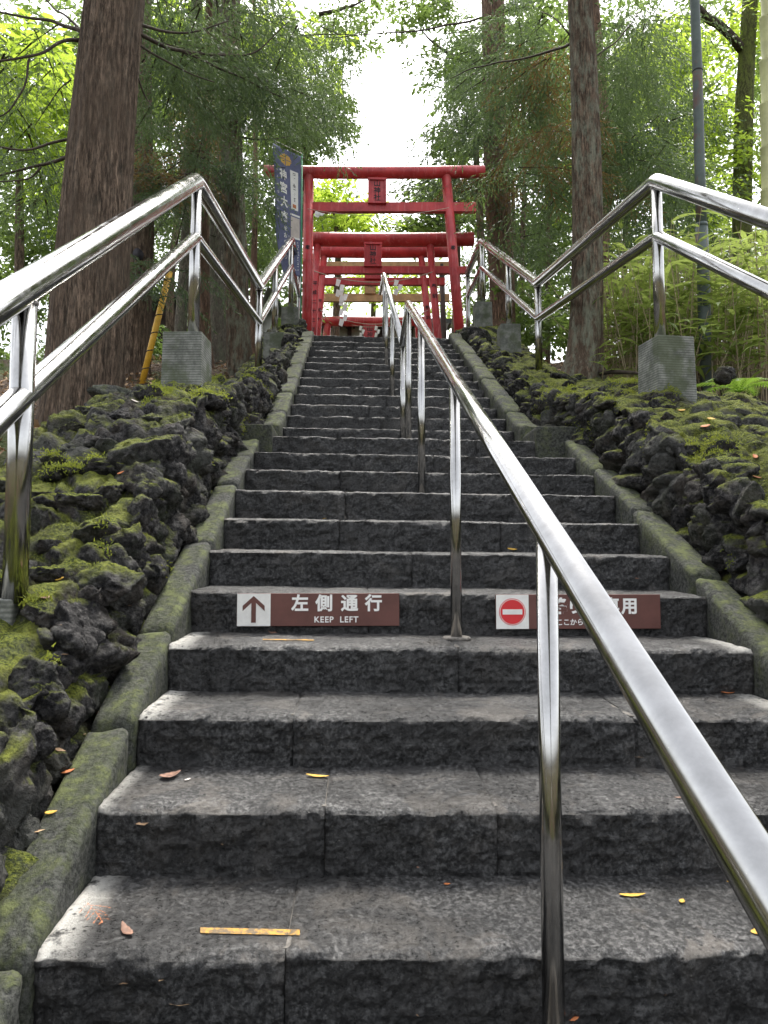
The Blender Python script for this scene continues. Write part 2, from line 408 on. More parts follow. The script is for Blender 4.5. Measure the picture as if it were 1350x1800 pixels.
M = dict(
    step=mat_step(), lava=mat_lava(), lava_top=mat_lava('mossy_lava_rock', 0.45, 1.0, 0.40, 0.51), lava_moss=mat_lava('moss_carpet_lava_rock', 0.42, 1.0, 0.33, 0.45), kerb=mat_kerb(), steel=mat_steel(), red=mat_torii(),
    weld=mat_plain('weld_metal', (0.32, 0.3, 0.28), 0.4, 0.25, 60, 0.4, 0.5, 1.0),
    mortar=mat_plain('mortar', (0.12, 0.11, 0.097), 0.9, 0.6, 30, 0.6),
    cedar=mat_bark('cedar_bark', (0.042, 0.030, 0.022), (0.255, 0.185, 0.135), (0.25, 0.24, 0.19), 0.12),
    cedar_red=mat_bark('reddish_cedar_bark', (0.06, 0.036, 0.025), (0.33, 0.21, 0.145), (0.3, 0.26, 0.22), 0.15),
    lichen=mat_bark('lichen_bark', (0.042, 0.03, 0.022), (0.24, 0.172, 0.122), (0.33, 0.37, 0.28), 0.55),
    pale=mat_bark('pale_lichen_bark', (0.08, 0.068, 0.052), (0.36, 0.32, 0.26), (0.24, 0.27, 0.18), 0.6, 0.3),
    mossbark=mat_bark('moss_bark', (0.04, 0.04, 0.015), (0.16, 0.17, 0.06), (0.2, 0.25, 0.05), 0.7, 0.4),
    twig=mat_plain('dead_branch', (0.06, 0.048, 0.038), 0.9, 0.4, 20, 0.4, 0.2),
    sugi=mat_leaf('cedar_needles', (0.03, 0.06, 0.03), (0.10, 0.145, 0.07), (0.15, 0.22, 0.07), 0.4),
    sugi_brown=mat_leaf('dying_cedar_needles', (0.09, 0.06, 0.02), (0.2, 0.13, 0.04), (0.25, 0.15, 0.04), 0.35),
    leaf=mat_leaf('broad_leaves', (0.055, 0.11, 0.015), (0.14, 0.21, 0.035), (0.45, 0.6, 0.07), 0.6),
    leaf_dark=mat_leaf('dark_broad_leaves', (0.035, 0.07, 0.022), (0.09, 0.14, 0.04), (0.22, 0.32, 0.07), 0.48),
    sasa=mat_leaf('bamboo_grass_leaf', (0.075, 0.135, 0.03), (0.21, 0.28, 0.065), (0.38, 0.47, 0.11), 0.45),
    straw=mat_leaf('dry_stalk', (0.22, 0.17, 0.1), (0.48, 0.4, 0.26), (0.5, 0.42, 0.26), 0.3),
    fern=mat_leaf('fern_frond', (0.05, 0.12, 0.02), (0.12, 0.22, 0.035), (0.3, 0.48, 0.06), 0.45),
    moss=mat_leaf('moss_tuft', (0.09, 0.12, 0.018), (0.26, 0.3, 0.045), (0.36, 0.4, 0.06), 0.35, 0.8),
    soil=mat_soil(), block=mat_block(), pole=mat_pole(),
    brown=mat_plain('sign_brown', (0.115, 0.045, 0.036), 0.45, 0.12, 9, 0.04),
    white=mat_plain('sign_white', (0.74, 0.73, 0.69), 0.5, 0.06, 30, 0.03),
    lettering=mat_plain('white_lettering', (0.8, 0.79, 0.76), 0.5, 0.03, 20, 0.0),
    signred=mat_plain('sign_red', (0.62, 0.03, 0.035), 0.4, 0.06, 10, 0.02),
    black=mat_plain('black_ink', (0.018, 0.015, 0.02), 0.6, 0.2, 20, 0.0),
    navy=mat_plain('navy_cloth', (0.13, 0.142, 0.245), 0.85, 0.15, 12, 0.15),
    gold=mat_plain('gold_print', (0.62, 0.36, 0.07), 0.6, 0.1, 12, 0.0),
    greypaper=mat_plain('printed_paper', (0.52, 0.46, 0.42), 0.7, 0.1, 12, 0.0),
    polegreen=mat_plain('green_plastic_pole', (0.03, 0.25, 0.13), 0.4, 0.1, 12, 0.0),
    wood=mat_plain('bare_wood', (0.46, 0.27, 0.13), 0.6, 0.2, 6, 0.15),
    darkwood=mat_plain('dark_wood', (0.05, 0.032, 0.028), 0.75, 0.3, 9, 0.2),
    slate=mat_plain('roof_metal', (0.08, 0.08, 0.085), 0.5, 0.2, 6, 0.1),
    plaster=mat_plain('pale_plaster', (0.42, 0.4, 0.36), 0.85, 0.15, 5, 0.1),
    tarp=mat_plain('grey_green_sheet', (0.34, 0.4, 0.36), 0.5, 0.15, 4, 0.1),
    paper=mat_plain('white_paper', (0.78, 0.77, 0.75), 0.8, 0.04, 12, 0.0),
    rope=mat_plain('straw_rope', (0.5, 0.42, 0.34), 0.9, 0.2, 40, 0.2),
    yellow=mat_plain('yellow_plastic', (0.58, 0.33, 0.03), 0.5, 0.15, 12, 0.05),
    linepaint=mat_worn(),
    culm=mat_plain('bamboo_culm', (0.42, 0.42, 0.2), 0.45, 0.15, 5, 0.05),
    deadleaf_y=mat_plain('yellow_dead_leaf', (0.55, 0.33, 0.05), 0.6, 0.25, 60, 0.1),
    deadleaf_o=mat_plain('orange_dead_leaf', (0.45, 0.15, 0.05), 0.6, 0.25, 60, 0.1),
    deadleaf_b=mat_plain('brown_dead_leaf', (0.2, 0.11, 0.075), 0.7, 0.3, 60, 0.1),
    litter=mat_leaf('leaf_litter', (0.12, 0.07, 0.04), (0.5, 0.34, 0.2), (0.2, 0.12, 0.06), 0.15, 0.8),
    blackband=mat_plain('black_band', (0.02, 0.02, 0.02), 0.6, 0.1, 9, 0.0),
)

# ------------------------------------------------------------------ terrain and stairs
STEP_Y = [0.0, .31, .62, .93, 1.239, 1.549, 1.859, 2.169, 2.479, 2.789, 3.099, 3.689, 3.986, 4.282, 4.579, 4.875, 5.172, 5.468, 5.765, 6.061, 6.358, 6.654, 6.951, 7.247]
STEP_Z = [.002, .161, .305, .457, .612, .761, .909, 1.066, 1.206, 1.344, 1.493, 1.656, 1.80, 1.947, 2.099, 2.237, 2.387, 2.537, 2.687, 2.831, 2.986, 3.121, 3.263, 3.426]
LOW = 6                                              # steps further down, under the photographer
STEP_Y = [-.31 * (LOW - k) for k in range(LOW)] + STEP_Y
STEP_Z = [-.152 * (LOW - k) for k in range(LOW)] + STEP_Z
NS = len(STEP_Y)
def stair_z(y):
    return np.interp(y, [-12, -1.86] + STEP_Y[1:] + [12, 40], [-.95, -.912] + STEP_Z[1:] + [3.45, 4.6])

def ground_z(x, y):
    x = np.asarray(x, float); y = np.asarray(y, float)
    base = np.interp(y, [-30, -4, -1.8, 0, 1.08, 3.0, 3.8, 5.5, 8.1, 10, 20, 60], [-1.0, -1.0, -.95, -.15, .4, 1.45, 1.68, 2.3, 3.35, 3.4, 4.0, 6.5])
    side = np.clip(np.abs(x) - 1.9, 0, 12)
    tilt = np.where(x > 0, 0.07, 0.0) * side
    inside = np.clip((1.75 - np.abs(x)) / 0.4, 0, 1)         # below the stairs and walls
    z = base + tilt - inside * 0.55 * (y < 7.2)
    return z

gx = np.concatenate([np.linspace(-60, -6, 28), np.linspace(-5.7, 5.7, 77), np.linspace(6, 60, 28)])
gy = np.concatenate([np.linspace(-40, -2.2, 20), np.linspace(-2, 16, 121), np.linspace(17, 90, 40)])
GX, GY = np.meshgrid(gx, gy, indexing='ij')
GZ = ground_z(GX, GY)
pp = np.stack([GX.ravel() * 1.2, GY.ravel() * 1.2, np.zeros(GX.size)], 1)
GZ = GZ + (fbm(pp, 4, 0.5, 3) * 0.06).reshape(GX.shape)
V = np.stack([GX, GY, GZ], -1).reshape(-1, 3)
g = link('ground', mesh_data('ground', V, grid_faces(len(gx), len(gy))[:, ::-1].copy(), M['soil'])); g['kind'] = 'structure'

stairs = empty('staircase', (0, 0, 0), kind='structure')
XK = 0.0123
def stair_edges(i):
    j = i - LOW
    if j <= 10: return -0.927, 0.927
    return -0.855, 0.762

JOINTS = {0: [-.473], 1: [-.414, -.022], 2: [-.513, .42], 3: [-.023], 4: [-.3, .35], 5: [-.12], 6: [-.42, .3], 7: [-.40], 8: [-.43, .2], 9: [.1], 10: [-.35, .4], -1: [-.2, .5], -2: [.1], -3: [-.3, .4]}
def step_block(i, x0, x1, first, last, seed):
    j = i - LOW
    y0 = STEP_Y[i]; z0 = STEP_Z[i]
    y1 = STEP_Y[i + 1] + 0.05 if i + 1 < NS else y0 + 0.9
    zb = (STEP_Z[i - 1] if i else z0 - .15) - 0.03
    h = 0.0085 if -1 <= j <= 2 else 0.0105 if j == 3 else 0.014 if 3 < j <= 10 else 0.022 if j > 10 else 0.05
    nf = max(4, int((z0 - zb) / h)); nt_ = max(4, int(min(y1 - y0, .42) / (h * 1.15)))
    R = 0.016 if j < 4 else 0.009
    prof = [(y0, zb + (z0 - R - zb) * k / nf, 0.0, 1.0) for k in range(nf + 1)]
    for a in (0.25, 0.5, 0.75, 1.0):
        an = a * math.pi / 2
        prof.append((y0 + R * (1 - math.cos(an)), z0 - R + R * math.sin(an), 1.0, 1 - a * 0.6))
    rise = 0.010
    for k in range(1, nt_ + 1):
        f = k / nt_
        prof.append((y0 + R + (y1 - y0 - R) * f, z0 + rise * f, max(0.42, 1 - f * 2.6), 0.25))  # nose and tread paler: foot wear plus light from above put into the colour
    prof.append((y1, zb, 0, 0))
    prof = np.array(prof); nv = len(prof)
    nu = max(6, int((x1 - x0) / h)); xs = np.linspace(x0, x1, nu)
    X = np.repeat(xs, nv); Y = np.tile(prof[:, 0], nu); Z = np.tile(prof[:, 1], nu) - XK * (X + .63)
    wear_toplight = np.tile(prof[:, 2], nu).astype(float); fr = np.tile(prof[:, 3], nu)
    P0 = np.stack([X, Y, Z], 1)
    # split face: rough, tread: worn; nose chipped
    rough = fbm(P0 * 8, 5, 0.7, seed) * 0.016 + ridged(P0 * np.array([22, 22, 30]), 3, 0.6, seed + 5) * 0.012
    chip = np.clip(fbm(np.stack([X * 6, np.full_like(X, seed * 3.1), np.zeros_like(X)], 1), 4, 0.6, seed + 9), -0.6, 0.6)
    wob = fbm(np.stack([X * 1.7, np.full_like(X, seed * 1.7), np.zeros_like(X)], 1), 2, 0.5, seed + 2)
    isn = np.clip((wear_toplight - .42) / .58, 0, 1)
    Y2 = Y - rough * fr * 1.25 + wob * 0.008 * (fr > .2) + isn * np.clip(chip, 0, 1) * 0.02
    Z2 = Z + (rough * 0.45 + fbm(P0 * 5, 3, 0.5, seed + 3) * 0.004) * (fr > 0) * (1 - fr * .7) - isn * np.abs(chip) * 0.016 * wear_toplight
    # rounded arrises at the joints
    e = np.minimum(X - x0, x1 - X); edge = np.clip(1 - e / 0.012, 0, 1) ** 2 * (0 if False else 1)
    Y2 = Y2 + edge * 0.005 * (fr > 0.3); Z2 = Z2 - edge * 0.003 * (fr <= 0.5) * (fr > 0)
    paint = np.zeros_like(X)
    if first and j in (0, 2, 3, 1): paint = np.clip(1.25 - (X - x0) / (0.065 if j != 1 else .035), 0, 1) * (np.tile(prof[:, 2], nu) > 0.02) * (1 if j != 1 else .6)
    if last and j in (3, 2): paint = np.clip(1.2 - (x1 - X) / 0.09, 0, 1) * (wear_toplight > 0.02) * 0.8
    V = np.stack([X, Y2, Z2], 1)
    F = grid_faces(nu, nv)
    quads = [tuple(int(v) for v in q) for q in F[:, ::-1]] if False else F
    # end caps as triangle fans would need mixed faces: close with a quad strip to the back bottom corner
    capL = np.stack([np.arange(nv - 2), np.arange(1, nv - 1), np.full(nv - 2, nv - 1), np.full(nv - 2, nv - 1)], 1)
    tri = np.concatenate([F[:, [0, 1, 2]], F[:, [0, 2, 3]], capL[:, [0, 2, 1]], (capL + (nu - 1) * nv)[:, [0, 1, 2]]])
    bw = wear_toplight * (0.75 + 0.35 * vnoise(P0 * 3, seed)) * (1.0 if j >= 3 else .85)
    return part('step_block', V, tri, M['step'], stairs, True, {'wear_toplight': np.clip(bw, 0, 1), 'paint': np.clip(paint, 0, 1)})

BLOCKS = {}
for i in range(NS):
    j = i - LOW; x0, x1 = stair_edges(i)
    js = JOINTS.get(j)
    if js is None: js = [random.uniform(-.5, -.1), random.uniform(.1, .45)] if random.random() < .5 else [random.uniform(-.3, .2)]
    xs = [x0] + js + [x1]
    for k in range(len(xs) - 1):
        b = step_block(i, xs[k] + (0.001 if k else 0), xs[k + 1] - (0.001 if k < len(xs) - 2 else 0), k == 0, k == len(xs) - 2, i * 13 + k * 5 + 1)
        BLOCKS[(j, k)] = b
    for k in range(1, len(xs) - 1):                       # mortar in the joint, set back
        yb = STEP_Y[i + 1] + .02 if i + 1 < NS else STEP_Y[i] + .5
        zz = STEP_Z[i] - XK * (xs[k] + .63)
        V, F = box(xs[k] - .0075, xs[k] + .0075, STEP_Y[i] + .014, yb, zz - .17, zz - .0015, 0)
        part('mortar_joint', V, F, M['mortar'], stairs, False)
# bed of grey mortar along each tread's back
for i in range(NS - 1):
    x0, x1 = stair_edges(i)

def slope_pts(y, dz): return np.interp(y, STEP_Y, STEP_Z) + dz

# kerb stones either side
def kerb(side, ya, yb, xa_in, xa_out, joints, dz=-0.005):
    root = empty('stair_kerb', (xa_in, ya, float(slope_pts(ya, 0)) - .3), kind='structure')
    js = [ya] + joints + [yb]
    for k in range(len(js) - 1):
        a, b = js[k] + .006, js[k + 1] - .006
        n = max(6, int((b - a) / .02)); ys = np.linspace(a, b, n)
        wv = abs(xa_out - xa_in)
        prof = []
        for q in np.linspace(0, 1, 8): prof.append((0.0, -.26 + .255 * q))
        prof += [(.004, .004), (.012, .011), (.024, .016)]
        for q in np.linspace(.25, 1, 8): prof.append((wv * q, .018 - .012 * q))
        prof += [(wv + .01, -.1), (wv + .01, -.3)]
        prof = np.array(prof); nv = len(prof)
        Y = np.repeat(ys, nv); off = np.tile(prof[:, 0], n); dzp = np.tile(prof[:, 1], n)
        e = np.minimum(Y - a, b - Y); rd = np.clip(1 - e / .03, 0, 1) ** 2
        lift = random.uniform(-.006, .007)
        X = xa_in + side * off; Z = slope_pts(Y, dz) + dzp + lift - rd * .012 * (dzp > -.05)
        P0 = np.stack([X, Y, Z], 1); s = int(abs(a * 100)) + (50 if side > 0 else 0)
        nse = fbm(P0 * 5, 4, .5, s) * .008 + ridged(P0 * 26, 2, .5, s + 3) * .003
        wz = np.clip((dzp + .02) / .036, 0, 1); X = X - side * nse * 1.5 * (1 - wz) + rd * side * .012 * (1 - wz)
        Z = Z + nse * 1.2 * wz
        V = np.stack([X, Y, Z], 1); F = grid_faces(n, nv)
        c0 = len(V); V = np.concatenate([V, [[xa_in + side * wv / 2, a, slope_pts(a, dz) - .25], [xa_in + side * wv / 2, b, slope_pts(b, dz) - .25]]])
        ar = np.arange(nv - 1)
        caps = np.concatenate([np.stack([ar, np.full(nv - 1, c0), ar + 1], 1), np.stack([ar + (n - 1) * nv, ar + 1 + (n - 1) * nv, np.full(nv - 1, c0 + 1)], 1)])
        tri = np.concatenate([F[:, [0, 1, 2]], F[:, [0, 2, 3]], caps])
        if side > 0: tri = tri[:, ::-1].copy()
        part('kerb_stone', V, tri, M['kerb'], root)
    return root
kerb(-1, -1.8, 3.05, -.93, -1.035, [-1.2, -.62, -.02, .58, 1.0, 1.62, 2.25, 2.7])
kerb(1, -1.8, 3.05, .93, 1.04, [-1.1, -.5, .15, .72, 1.35, 1.95, 2.5])
kerb(-1, 3.45, 7.35, -.857, -.985, [3.95, 4.5, 5.0, 5.55, 6.05, 6.6, 7.0], .03)
kerb(1, 3.45, 7.35, .764, .90, [4.0, 4.45, 5.05, 5.5, 6.1, 6.55], .03)
for sd, xi, xo in ((-1, -.857, -1.09), (1, .764, 1.09)):      # short level kerb along the landing
    V, F = box(min(xi, xo), max(xi, xo), 3.06, 3.44, 1.2, 1.56, .015)
    k = part('landing_kerb', V, F, M['kerb'], None, False); k['kind'] = 'structure'

# ------------------------------------------------------------------ lava stone walls
WALL = {-1: dict(
            crest=([-2.2, -1, 0, .24, .36, .58, .77, 1.05, 1.26, 1.5, 2.09, 2.6, 2.98, 3.5, 4.2, 5.53, 7.0, 8.1, 9.0], [-.7, -.22, .23, .34, .41, .51, .64, .79, .95, 1.13, 1.48, 1.66, 1.77, 1.9, 2.16, 2.74, 3.36, 3.84, 3.9]),
            rail=([-2.2, -1, 0, .72, 1.26, 2.09, 2.98, 3.6, 4.4, 5.53, 7.0, 8.1, 9.0], [-.7, -.22, .25, .60, .95, 1.46, 1.78, 1.95, 2.14, 2.48, 3.2, 3.85, 3.9]),
            bot=([-2.2, 3.0, 3.6, 9.0], [1.045, 1.045, .98, .975]), top=([-2.2, 0, 2.6, 3.4, 9.0], [1.085, 1.085, 1.085, 1.03, 1.02]), out=([-2.2, 2.0, 3.2, 5.5, 9.0], [1.95, 1.8, 1.72, 1.55, 1.45])),
        1: dict(
            crest=([-2.2, -1, 0, 1.25, 1.57, 1.81, 2.27, 2.98, 3.58, 4.5, 5.5, 6.3, 7.3, 8.4, 9.0], [-.65, -.13, .34, .95, 1.11, 1.21, 1.46, 1.74, 1.87, 2.24, 2.7, 3.08, 3.5, 3.83, 3.87]),
            rail=([-2.2, -1, 0, 1.25, 1.81, 2.27, 2.98, 3.6, 4.4, 5.53, 7.0, 8.1, 9.0], [-.65, -.13, .36, .95, 1.21, 1.44, 1.75, 1.95, 2.2, 2.55, 3.25, 3.88, 3.95]),
            bot=([-2.2, 3.0, 3.6, 9.0], [1.05, 1.05, .90, .90]), top=([-2.2, 0, 2.6, 3.4, 9.0], [1.10, 1.10, 1.10, 1.0, .96]), out=([-2.2, 2.0, 3.2, 5.5, 9.0], [2.5, 2.3, 2.1, 1.75, 1.6]))}
def wall_profile(side, y):
    Wd = WALL[side]; I = lambda k: np.interp(y, *Wd[k])
    zb = slope_pts(y, -.12) if y > -1.8 else -1.05
    zc, zr, xb, xt, xo = I('crest'), I('rail'), I('bot'), I('top'), I('out')
    return zb, zc, zr, xb, xt, xo

def wall_point(side, y, v):
    """v 0..1 up the face, 1..2 across the top, 2..2.5 down the back"""
    zb, zc, zr, xb, xt, xo = wall_profile(side, y)
    if v <= 1:
        f = v; return np.array([side * (xb + (xt - xb) * f ** 1.3), y, zb + (zc - zb) * f])
    if v <= 2:
        f = v - 1; return np.array([side * (xt + (xo - xt) * f), y, zc + (zr - zc) * min(1, f * 2.2) - 0.06 * max(0, f - .5) * 2])
    f = (v - 2) * 2; return np.array([side * (xo + .12 * f), y, zr - .06 - (0.6) * f])

def build_wall(side, label, nface, seed):
    R = random.Random(seed)
    root = empty('lava_stone_wall', wall_point(side, 1.0, 0), label, 'wall', kind='thing')
    ys = np.concatenate([np.arange(-2.2, 0, .06), np.arange(0, 3.6, .0165), np.arange(3.6, 9.0, .03), [9.0]])
    vs_ = np.concatenate([np.linspace(0, 1, 34), np.linspace(1, 2, 46)[1:], np.linspace(2, 2.5, 6)[1:]])
    P0 = np.array([[wall_point(side, y, v) for v in vs_] for y in ys])
    nu, nv = P0.shape[:2]
    du = np.gradient(P0, axis=0); dv = np.gradient(P0, axis=1)
    N = np.cross(dv, du) * (1 if side < 0 else -1); N /= np.linalg.norm(N, axis=2)[..., None] + 1e-9
    if N[nu // 2, 45, 2] < 0: N = -N
    q = P0.reshape(-1, 3)
    warp = q + 0.06 * np.stack([vnoise(q * 6, 1), vnoise(q * 6, 2), vnoise(q * 6, 3)], 1)
    w1, w2, wid = worley(warp * np.array([6.2, 6.2, 8.0]), seed); x1, x2, _ = worley(warp * 15.0, seed + 9)
    d = fbm(warp * 2.6, 3, .55, seed) * .045 + wid * .03 + np.clip(w2 - w1, 0, .35) * .17 - .03 + np.clip(x2 - x1, 0, .4) * .045 + ridged(warp * 20, 3, .6, seed + 4) * .012 + fbm(warp * 48, 2, .5, seed + 8) * .007
    vv_ = np.tile(vs_, nu); d = np.where(vv_ > 1.06, d * .7, d * np.interp(vv_, [0, .8, 1.06], [1.15, 1.15, .85]))
    V = q + N.reshape(-1, 3) * (d - .02)[:, None]
    F = grid_faces(nu, nv)
    if side > 0: F = F[:, ::-1].copy()
    # both end walls
    tri = np.concatenate([F[:, [0, 1, 2]], F[:, [0, 2, 3]]])
    c0 = len(V); ca = P0[0].mean(0); cb = P0[-1].mean(0); cb[2] -= .2
    V = np.concatenate([V, [ca], [cb]]); ar = np.arange(nv - 1)
    caps = np.concatenate([np.stack([ar, ar + 1, np.full(nv - 1, c0)], 1), np.stack([ar + (nu - 1) * nv, np.full(nv - 1, c0 + 1), ar + 1 + (nu - 1) * nv], 1)])
    part('wall_core', V, np.concatenate([tri, caps]), M['lava_top' if side < 0 else 'lava_moss'], root)
    base = np.array(root.location)
    cnt = 0; placed = []
    tries = 0
    while cnt < nface and tries < 9000:
        tries += 1
        # more stones near the camera, where they are seen one by one
        y = R.uniform(-.6, 8.9) if R.random() < .5 else R.uniform(.1, 3.6)
        v = R.uniform(.08, 1.03) if R.random() < .74 else R.uniform(1.05, 1.85)
        dist = y - CAM[1]
        s = R.uniform(.035, .115) * (0.95 if y < 3.5 else 1.05)
        if R.random() < .14: s *= 1.45
        p = wall_point(side, y, v)
        if any(np.linalg.norm(p - q_) < (s + s_) * .62 for q_, s_ in placed): continue
        placed.append((p, s))
        nrm = np.array([-side * .9, -.15, .25]) if v < 1 else np.array([0, -.25, 1.0])
        nrm /= np.linalg.norm(nrm)
        o = link('stone', ROCKS[R.randrange(len(ROCKS))] if v < 1.0 else (ROCKS_TOP if side < 0 else ROCKS_MOSS)[R.randrange(len(ROCKS_TOP))], root)
        fl = R.uniform(.55, .8) if v > 1 else R.uniform(.75, 1.0)
        o.location = tuple(p - nrm * s * (R.uniform(.45, .75) if v < 1 else R.uniform(.25, .5)) - base)
        o.rotation_euler = (R.uniform(-.5, .5), R.uniform(-.5, .5), R.uniform(0, 6.28)) if v > 1 else (R.uniform(0, 6.28), R.uniform(0, 6.28), R.uniform(0, 6.28))
        o.scale = (s * R.uniform(.9, 1.35), s * R.uniform(.85, 1.25), s * fl)
        cnt += 1
    return root, placed

def rock_mesh(seed, mat, sub=4, name='stone'):
    import bmesh
    bm = bmesh.new(); bmesh.ops.create_icosphere(bm, subdivisions=sub, radius=1.0)
    V = np.array([v.co[:] for v in bm.verts]); F = np.array([[v.index for v in f.verts] for f in bm.faces]); bm.free()
    n = V / np.linalg.norm(V, axis=1)[:, None]
    # a few flat breaks
    r = np.ones(len(V)); rr = np.random.default_rng(seed)
    for k in range(11):
        d = rr.normal(size=3); d /= np.linalg.norm(d); h = rr.uniform(.5, .88)
        dp = n @ d; cut = np.where(dp > 1e-3, h / np.maximum(dp, 1e-3), 9)
        r = np.minimum(r, np.maximum(cut, .55))
    wq = n * 1.0 + .25 * np.stack([vnoise(n * 2.3 + seed, 1), vnoise(n * 2.3 + seed, 2), vnoise(n * 2.3 + seed, 3)], 1)
    r = r + fbm(wq * 2.1 + seed, 3, .55, seed) * .15 + ridged(wq * 4.5 + seed, 4, .66, seed + 3) * .14
    r = r - np.clip(.35 - np.abs(vnoise(wq * 6 + seed, seed + 7)), 0, 1) * .12
    return mesh_data(name, n * r[:, None], F, mat)
ROCKS = [rock_mesh(100 + k, M['lava']) for k in range(10)]
ROCKS_TOP = [rock_mesh(200 + k, M['lava_top']) for k in range(6)]
ROCKS_MOSS = [rock_mesh(220 + k, M['lava_moss']) for k in range(6)]
WROOT = {}
for sd, lab in ((-1, 'rough black lava stone wall with moss to the left of the stairs'), (1, 'rough black lava stone wall with thick moss on top, right of the stairs')):
    WROOT[sd], _pl = build_wall(sd, lab, 285, 40 + sd)

# moss: short tufts growing in cushions on the wall tops
def moss(side, n, name, lab, seed):
    r = np.random.default_rng(seed)
    ys = r.uniform(-.3, 4.2, n * 6); vs_ = np.where(r.random(n * 6) < .9, r.uniform(1.0, 1.95, n * 6), r.uniform(.35, 1.0, n * 6))
    P0 = np.array([wall_point(side, y, v) for y, v in zip(ys, vs_)])
    m = fbm(P0 * 3.2, 3, .55, 77)
    keep = (m > np.where(vs_ > 1, .10, .24)); P0 = P0[keep][:n]; vv = vs_[keep][:n]
    from mathutils.bvhtree import BVHTree
    trees = []
    core = [c for c in WROOT[side].children if c.name.startswith('wall_core')][0]
    off = np.array(WROOT[side].location)
    co = np.empty(len(core.data.vertices) * 3); core.data.vertices.foreach_get('co', co); co = co.reshape(-1, 3) + off
    tri = np.empty(len(core.data.polygons) * 3, np.int32); core.data.polygons.foreach_get('vertices', tri)
    VV = [co]; FF = [tri.reshape(-1, 3)]; o_ = len(co)
    for c in WROOT[side].children:
        if not c.name.startswith('stone'): continue
        a = np.empty(len(c.data.vertices) * 3); c.data.vertices.foreach_get('co', a); a = a.reshape(-1, 3)
        mt = np.array(Matrix.LocRotScale(c.location, c.rotation_euler, c.scale))
        a = a @ mt[:3, :3].T + mt[:3, 3] + off
        f = np.empty(len(c.data.polygons) * 3, np.int32); c.data.polygons.foreach_get('vertices', f)
        VV.append(a); FF.append(f.reshape(-1, 3) + o_); o_ += len(a)
    bvh = BVHTree.FromPolygons(np.concatenate(VV).tolist(), np.concatenate(FF).tolist())
    V = []; tint = []
    for p, v in zip(P0, vv):
        if v > 1: hit = bvh.ray_cast(Vector((p[0], p[1], p[2] + .5)), Vector((0, 0, -1)))
        else: hit = bvh.ray_cast(Vector((p[0] - side * .4, p[1] - .1, p[2] + .2)), Vector((side, .25, -.5)).normalized())
        if hit[0] is None or hit[1].z < .15: continue
        c = np.array(hit[0]); nn = np.array(hit[1])
        tn = np.clip(.5 + vnoise(c[None] * 7, 5)[0] * .6 + r.normal() * .15, 0, 1)
        for b in range(6):
            d = nn + r.normal(size=3) * .75; d /= np.linalg.norm(d)
            h = r.uniform(.007, .018); s = np.cross(d, r.normal(size=3)); s /= np.linalg.norm(s) + 1e-9
            cc = c + r.normal(size=3) * .011
            V += [cc - s * .003, cc + s * .003, cc + d * h]; tint += [tn * .6, tn * .6, tn]
    V = np.array(V); F = np.arange(len(V)).reshape(-1, 3)
    o = part(name, V, F, M['moss'], None, True, {'tint': np.array(tint)})
    return tag(o, lab, 'moss', kind='stuff')
moss(-1, 11000, 'moss', 'bright green moss cushions on the left lava wall', 3)
moss(1, 13000, 'moss', 'bright green moss carpet on the right lava wall', 4)

def surf_z(side, y, off=0.0):
    return float(np.interp(y, *WALL[side]['rail'])) + off
#@@PART2
# ------------------------------------------------------------------ steel handrails and their concrete footings
def pipe_part(name, pts, r, parent, n=20):
    V, F = tube(pts, r, n); o = part(name, V, F, M['steel'], parent)
    for p_ in o.data.polygons:
        if len(p_.vertices) > 4: p_.use_smooth = False
    return o

def bent(nodes, r):
    """polyline with small mitred bends"""
    nodes = [np.array(n, float) for n in nodes]; out = [nodes[0]]
    for k in range(1, len(nodes) - 1):
        a, b, c = nodes[k - 1], nodes[k], nodes[k + 1]
        u = (a - b) / np.linalg.norm(a - b); v = (c - b) / np.linalg.norm(c - b); e = r * .8
        for f in np.linspace(0, 1, 5):
            p = (b + u * e) * (1 - f) ** 2 + 2 * b * f * (1 - f) + (b + v * e) * f ** 2
            out.append(p)
    out.append(nodes[-1]); return np.array(out)

def footing(c, sx, sy, z0, z1, label, rot=0.0, group='concrete footings under the side handrails'):
    V, F = box(-sx, sx, -sy, sy, 0, z1 - z0, .008)
    V[:, :2] *= (1 - .06 * (V[:, 2] / (z1 - z0)))[:, None]
    ca, sa = math.cos(rot), math.sin(rot)
    V = np.stack([V[:, 0] * ca - V[:, 1] * sa + c[0], V[:, 0] * sa + V[:, 1] * ca + c[1], V[:, 2] + z0], 1)
    return solo('concrete_footing', V, F, M['block'], label, 'footing', group, False)

RR, PR = .047, .034
def side_rail(side, nodes, posts, label, mids=None):
    """nodes: top rail corners; posts: (index or point, base z)"""
    root = empty('steel_handrail', (nodes[1][0], nodes[1][1], posts[0][1]), label, 'handrail')
    nodes = [np.array(n, float) for n in nodes]
    pipe_part('top_rail', bent(nodes, RR), RR, root, 24)
    mid = [np.array(m_) if m_ is not None else n - np.array([0, 0, .355]) for n, m_ in zip(nodes, mids or [None] * len(nodes))]
    pipe_part('middle_rail', bent(mid, .036), .036, root, 20)
    for p, zb in posts:
        p = np.array(p, float)
        po = pipe_part('post', [(p[0], p[1], zb - .03), (p[0], p[1], p[2] - RR * .5)], PR, root)
        zt_ = p[2] - RR * .93; V, F = tube([(p[0], p[1], zt_ - .010), (p[0], p[1], zt_ - .003), (p[0], p[1], zt_ + .006)], [PR + .0005, PR + .004, PR + .001], 20, False); part('weld_bead', V, F, M['weld'], po)
    return root

